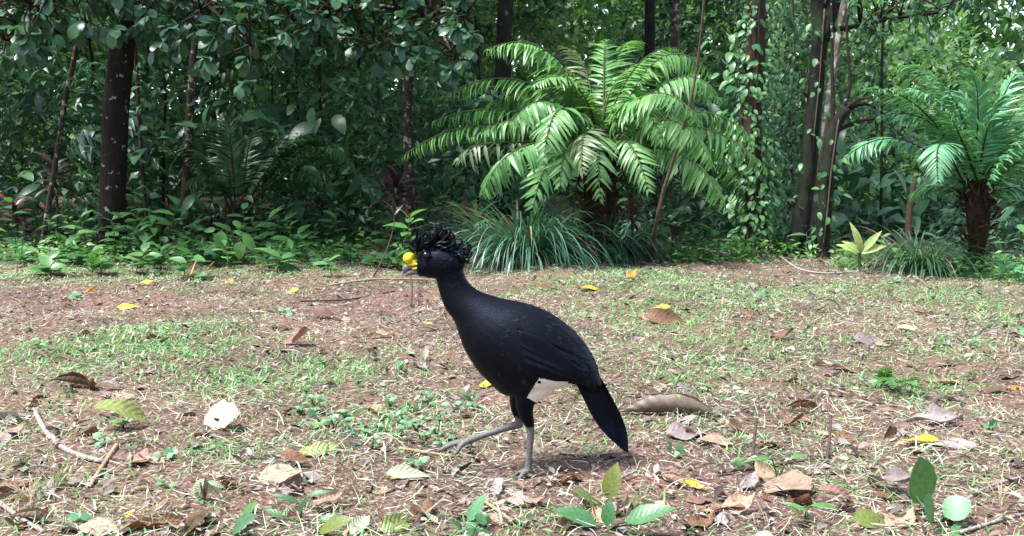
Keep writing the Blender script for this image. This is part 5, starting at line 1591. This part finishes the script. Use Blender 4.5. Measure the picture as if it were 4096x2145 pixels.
stick([(560, 455), (590, 458), (610, 455)], 2.2, 'stick_dark', 'dark twig under the tail tip')
stick([(560, 428), (580, 420), (602, 421)], 2.0, 'stick_dark', 'dark twig between standing leg and tail')
# a thin stalk standing behind the bill
tag(stick([(411, 307), (412, 300), (410, 290), (406, 278)], 2.2, 'stick_dark', 'thin curved dry stalk standing below the bill', heights=[0, .06, .12, .16]), 'thin curved dry stalk standing below the bill', 'stalk')

# ================================================================== FOREGROUND WEEDS
def weed(px, py, label, leaves, mat, proto='ovate', stem_h=.06, stem_mat='stem_green', name='weed', lw=1.0, group=None):
    """leaves: (dx, dz in picture px from the foot, direction (x,z), length px, width ratio)."""
    g = G(px, py)
    k = M2PX(g[1])
    t = thing(name, label, 'plant', g, group)
    for dx, dz, vx, vz, l, w in leaves:
        p = g + np.array([dx * k, rng.normal(0, .012), dz * k])
        obj('stem', tube_mesh('stem', curve([g - [0, 0, .004], (g + p) / 2 + [rng.normal(0, .004), 0, .004], p], 6), np.linspace(.0028, .0018, 6), MAT[stem_mat], 5, 0, 1, g), t)
        s = l * k
        pieces('leaf', meshes(proto, mat), frames(p, (vx, rng.normal(-.15, .25), vz), (-vx * .3, -.55, .8), s, s * w * lw), t, g)
    return t
# upright green leaf at the right
PR['plate'] = [leaf('round', .62, 9, 5, .06, .12, .01, seed=9)]
weed(918, 506, 'large upright oval green leaf standing alone in the right foreground', [(4, 2, -.14, 1, 54, 1.1)], 'leaf_mid', 'plate', name='seedling')
weed(606, 506, 'leafy green shoot with insect-holed leaf in the foreground', [(2, 8, .18, 1, 40, 1.0), (-14, 4, -.8, .7, 24, 1.0), (-26, -10, -1, .2, 40, .8), (10, -12, .9, .5, 46, .7), (-4, -14, -.3, .8, 30, 1.0), (18, -16, .4, 1, 26, .9), (-18, -20, -.9, .1, 34, .9)], 'leaf_olive', 'ovate', name='seedling')
weed(606, 530, 'dark green broad-leaved sprout under the leafy holed shoot', [(-10, 6, -.9, .5, 50, .8), (20, 8, .9, .6, 56, .8), (0, 8, .1, 1, 28, 1.1), (34, 4, .6, .8, 30, 1)], 'leaf_mid', 'ovate', name='seedling')
weed(938, 526, 'pale green round-leaved sprout in the lower right foreground', [(6, 10, .75, .7, 32, 1.1), (-6, 4, -.3, .9, 36, 1.2), (8, 2, .4, -.1, 24, 1)], 'leaf_clover', 'round', name='seedling')
weed(862, 528, 'single yellow-green leaf lying on short stalk in the right foreground', [(-8, 6, .95, .1, 40, 1.3)], 'leaf_olive', 'ovate', name='seedling')
weed(806, 524, 'bright green drooping blade-leaf weed before the very large tan leaf', [(0, 14, -.7, .4, 30, .7), (4, 18, .8, .1, 34, .6), (-4, 4, -.5, .9, 26, .6)], 'leaf_bright', 'lance', name='weed')
weed(778, 480, 'thin green weed with arching blade leaf by the dark twig', [(-8, 24, -1, .15, 34, .5), (10, 22, 1, .5, 24, .7), (24, 10, .6, -.6, 40, .35)], 'leaf_bright', 'lance', name='weed')
weed(204, 500, 'wilted pale seedling with hanging leaves in the left foreground', [(0, 20, -.9, -.7, 26, 1.0), (2, 20, .8, -.9, 30, .8), (0, 22, .3, -.6, 24, .8), (-4, 18, -.4, -1, 24, .9), (4, 20, .9, -.2, 22, .8)], 'dead_pale_green', 'lance', stem_mat='stem_brown', name='seedling', lw=1.2)
weed(300, 522, 'grey-green sprout with curved strap leaves in the left foreground', [(0, 18, -.8, .5, 34, .6), (2, 20, .9, .5, 32, .6), (0, 10, .3, 1, 26, .5), (14, -4, .9, .4, 36, .7), (-18, 2, -.6, .4, 26, .9)], 'leaf_vine', 'lance', name='weed', lw=1.2)
weed(242, 524, 'single green leaf sprout in the left foreground', [(0, 4, .5, .9, 24, 1.0)], 'leaf_mid', 'ovate', name='seedling')
weed(478, 525, 'small four-leaved clover-like sprout with arching blade beside it', [(0, 2, -.9, .3, 13, 1.6), (0, 2, .9, .3, 13, 1.6), (2, 4, .2, .9, 12, 1.6), (0, 0, -.2, -.5, 12, 1.6), (-10, 4, .5, .9, 34, .5)], 'leaf_clover', 'round', name='weed')
weed(210, 534, 'large dark leaf tip poking up at the near edge', [(24, 2, .6, .8, 48, .9)], 'leaf_dark', 'ovate', name='seedling')
weed(318, 536, 'dark olive pointed leaf rising beside grey-green sprout', [(0, 2, .75, .6, 46, .8)], 'leaf_olive', 'ovate', name='seedling')
weed(462, 536, 'dark green pointed leaf lying at the near edge below the bird', [(0, 2, .9, -.1, 44, .8), (0, 4, -.5, .8, 18, .8)], 'leaf_mid', 'ovate', name='seedling')
# clover-like weeds ahead of the bird
for px, py in [(314, 406), (322, 414), (345, 420), (352, 436), (378, 432), (398, 440), (402, 425), (412, 414), (416, 430), (430, 408), (440, 424), (455, 410), (468, 406), (478, 412), (460, 446), (446, 452), (300, 415), (372, 448), (335, 430), (390, 408), (424, 444), (436, 436)]:
    n = int(rng.integers(4, 8))
    weed(px, py, 'small round-leaved green weed ahead of the stepping foot', [(rng.normal(0, 6), rng.uniform(2, 12), rng.normal(0, .8), rng.uniform(-.1, .5), rng.uniform(6, 10), 1.0) for _ in range(n)], 'leaf_clover', 'ovate', group='round-leaved weeds ahead of the bird')
for k in range(46):
    px, py = rng.uniform(0, 1024), 275 + 255 * rng.random() ** 1.1
    if 440 < px < 640 and 380 < py < 500:
        continue
    n = int(rng.integers(3, 7)); z = .55 + .45 * (py - 275) / 255
    weed(px, py, 'tiny ' + ['pale round-leaved', 'bright oval-leaved', 'green lance-leaved'][k % 3] + ' sprout near ' + near(px, py), [(rng.normal(0, 5) * z, rng.uniform(1, 9) * z, rng.normal(0, .8), rng.uniform(-.1, .6), rng.uniform(7, 13) * z, 1.1) for _ in range(n)],
         ['leaf_clover', 'leaf_bright', 'leaf_mid'][k % 3], ['round', 'ovate', 'lance'][k % 3], group='tiny sprouts in the clearing')
# tufts of dry and green grass in the foreground
def grass_clump(px, py, label, n, size, mat, group=None):
    g = G(px, py)
    t = thing('grass_clump', label, 'grass', g, group)
    a = rng.random(n) * 6.283
    d = np.stack([np.cos(a), np.sin(a), rng.uniform(.4, 2.5, n)], -1)
    s = rng.uniform(*size, n)
    pieces('blade', meshes('blade', mat), frames(g + np.stack([np.cos(a), np.sin(a), 0 * a], -1) * .012, d, UP, s, s * 1.2), t, g)
grass_clump(30, 500, 'pale dry grass clump at the lower left of the clearing', 26, (.08, .2), 'dead_tan')
grass_clump(52, 488, 'yellowish grass clump beside the pale dry clump', 18, (.08, .16), 'dead_green')
grass_clump(230, 452, 'green grass clump in front of the round cream leaf', 18, (.05, .11), 'grass')
grass_clump(770, 530, 'dry straw clump below the very large tan leaf', 20, (.07, .14), 'dead_tan')
grass_clump(1000, 500, 'dry straw clump by the right margin of the foreground', 22, (.07, .16), 'dead_tan')
grass_clump(150, 515, 'dry straw clump left of the wilted seedling', 18, (.06, .13), 'dead_tan')
grass_clump(740, 440, 'small green grass clump behind the long dark twig', 14, (.05, .10), 'grass')

# longer dry and green blades in the near grass
def near_blades():
    n = 3200
    x, y = sample_ground(n, 1.95, 4.2, 1.1)
    keep = rng.random(n) < .25 + .75 * (vnoise(x, y, 4, 70) > .5)
    x, y = x[keep], y[keep]; n = len(x)
    a = rng.random(n) * 6.283
    d = np.stack([np.cos(a), np.sin(a), rng.uniform(.1, 1.6, n)], -1)
    s_ = rng.uniform(.05, .15, n)
    M = frames(np.stack([x, y, hgt(x, y) - .002], -1), d, UP, s_, s_ * rng.uniform(.9, 1.7, n))
    h = int(n * .5)
    mass('dry_grass', PR['blade'], M[:h], MAT['straw'])
    mass('green_grass', PR['blade'], M[h:], MAT['grass'])
near_blades()
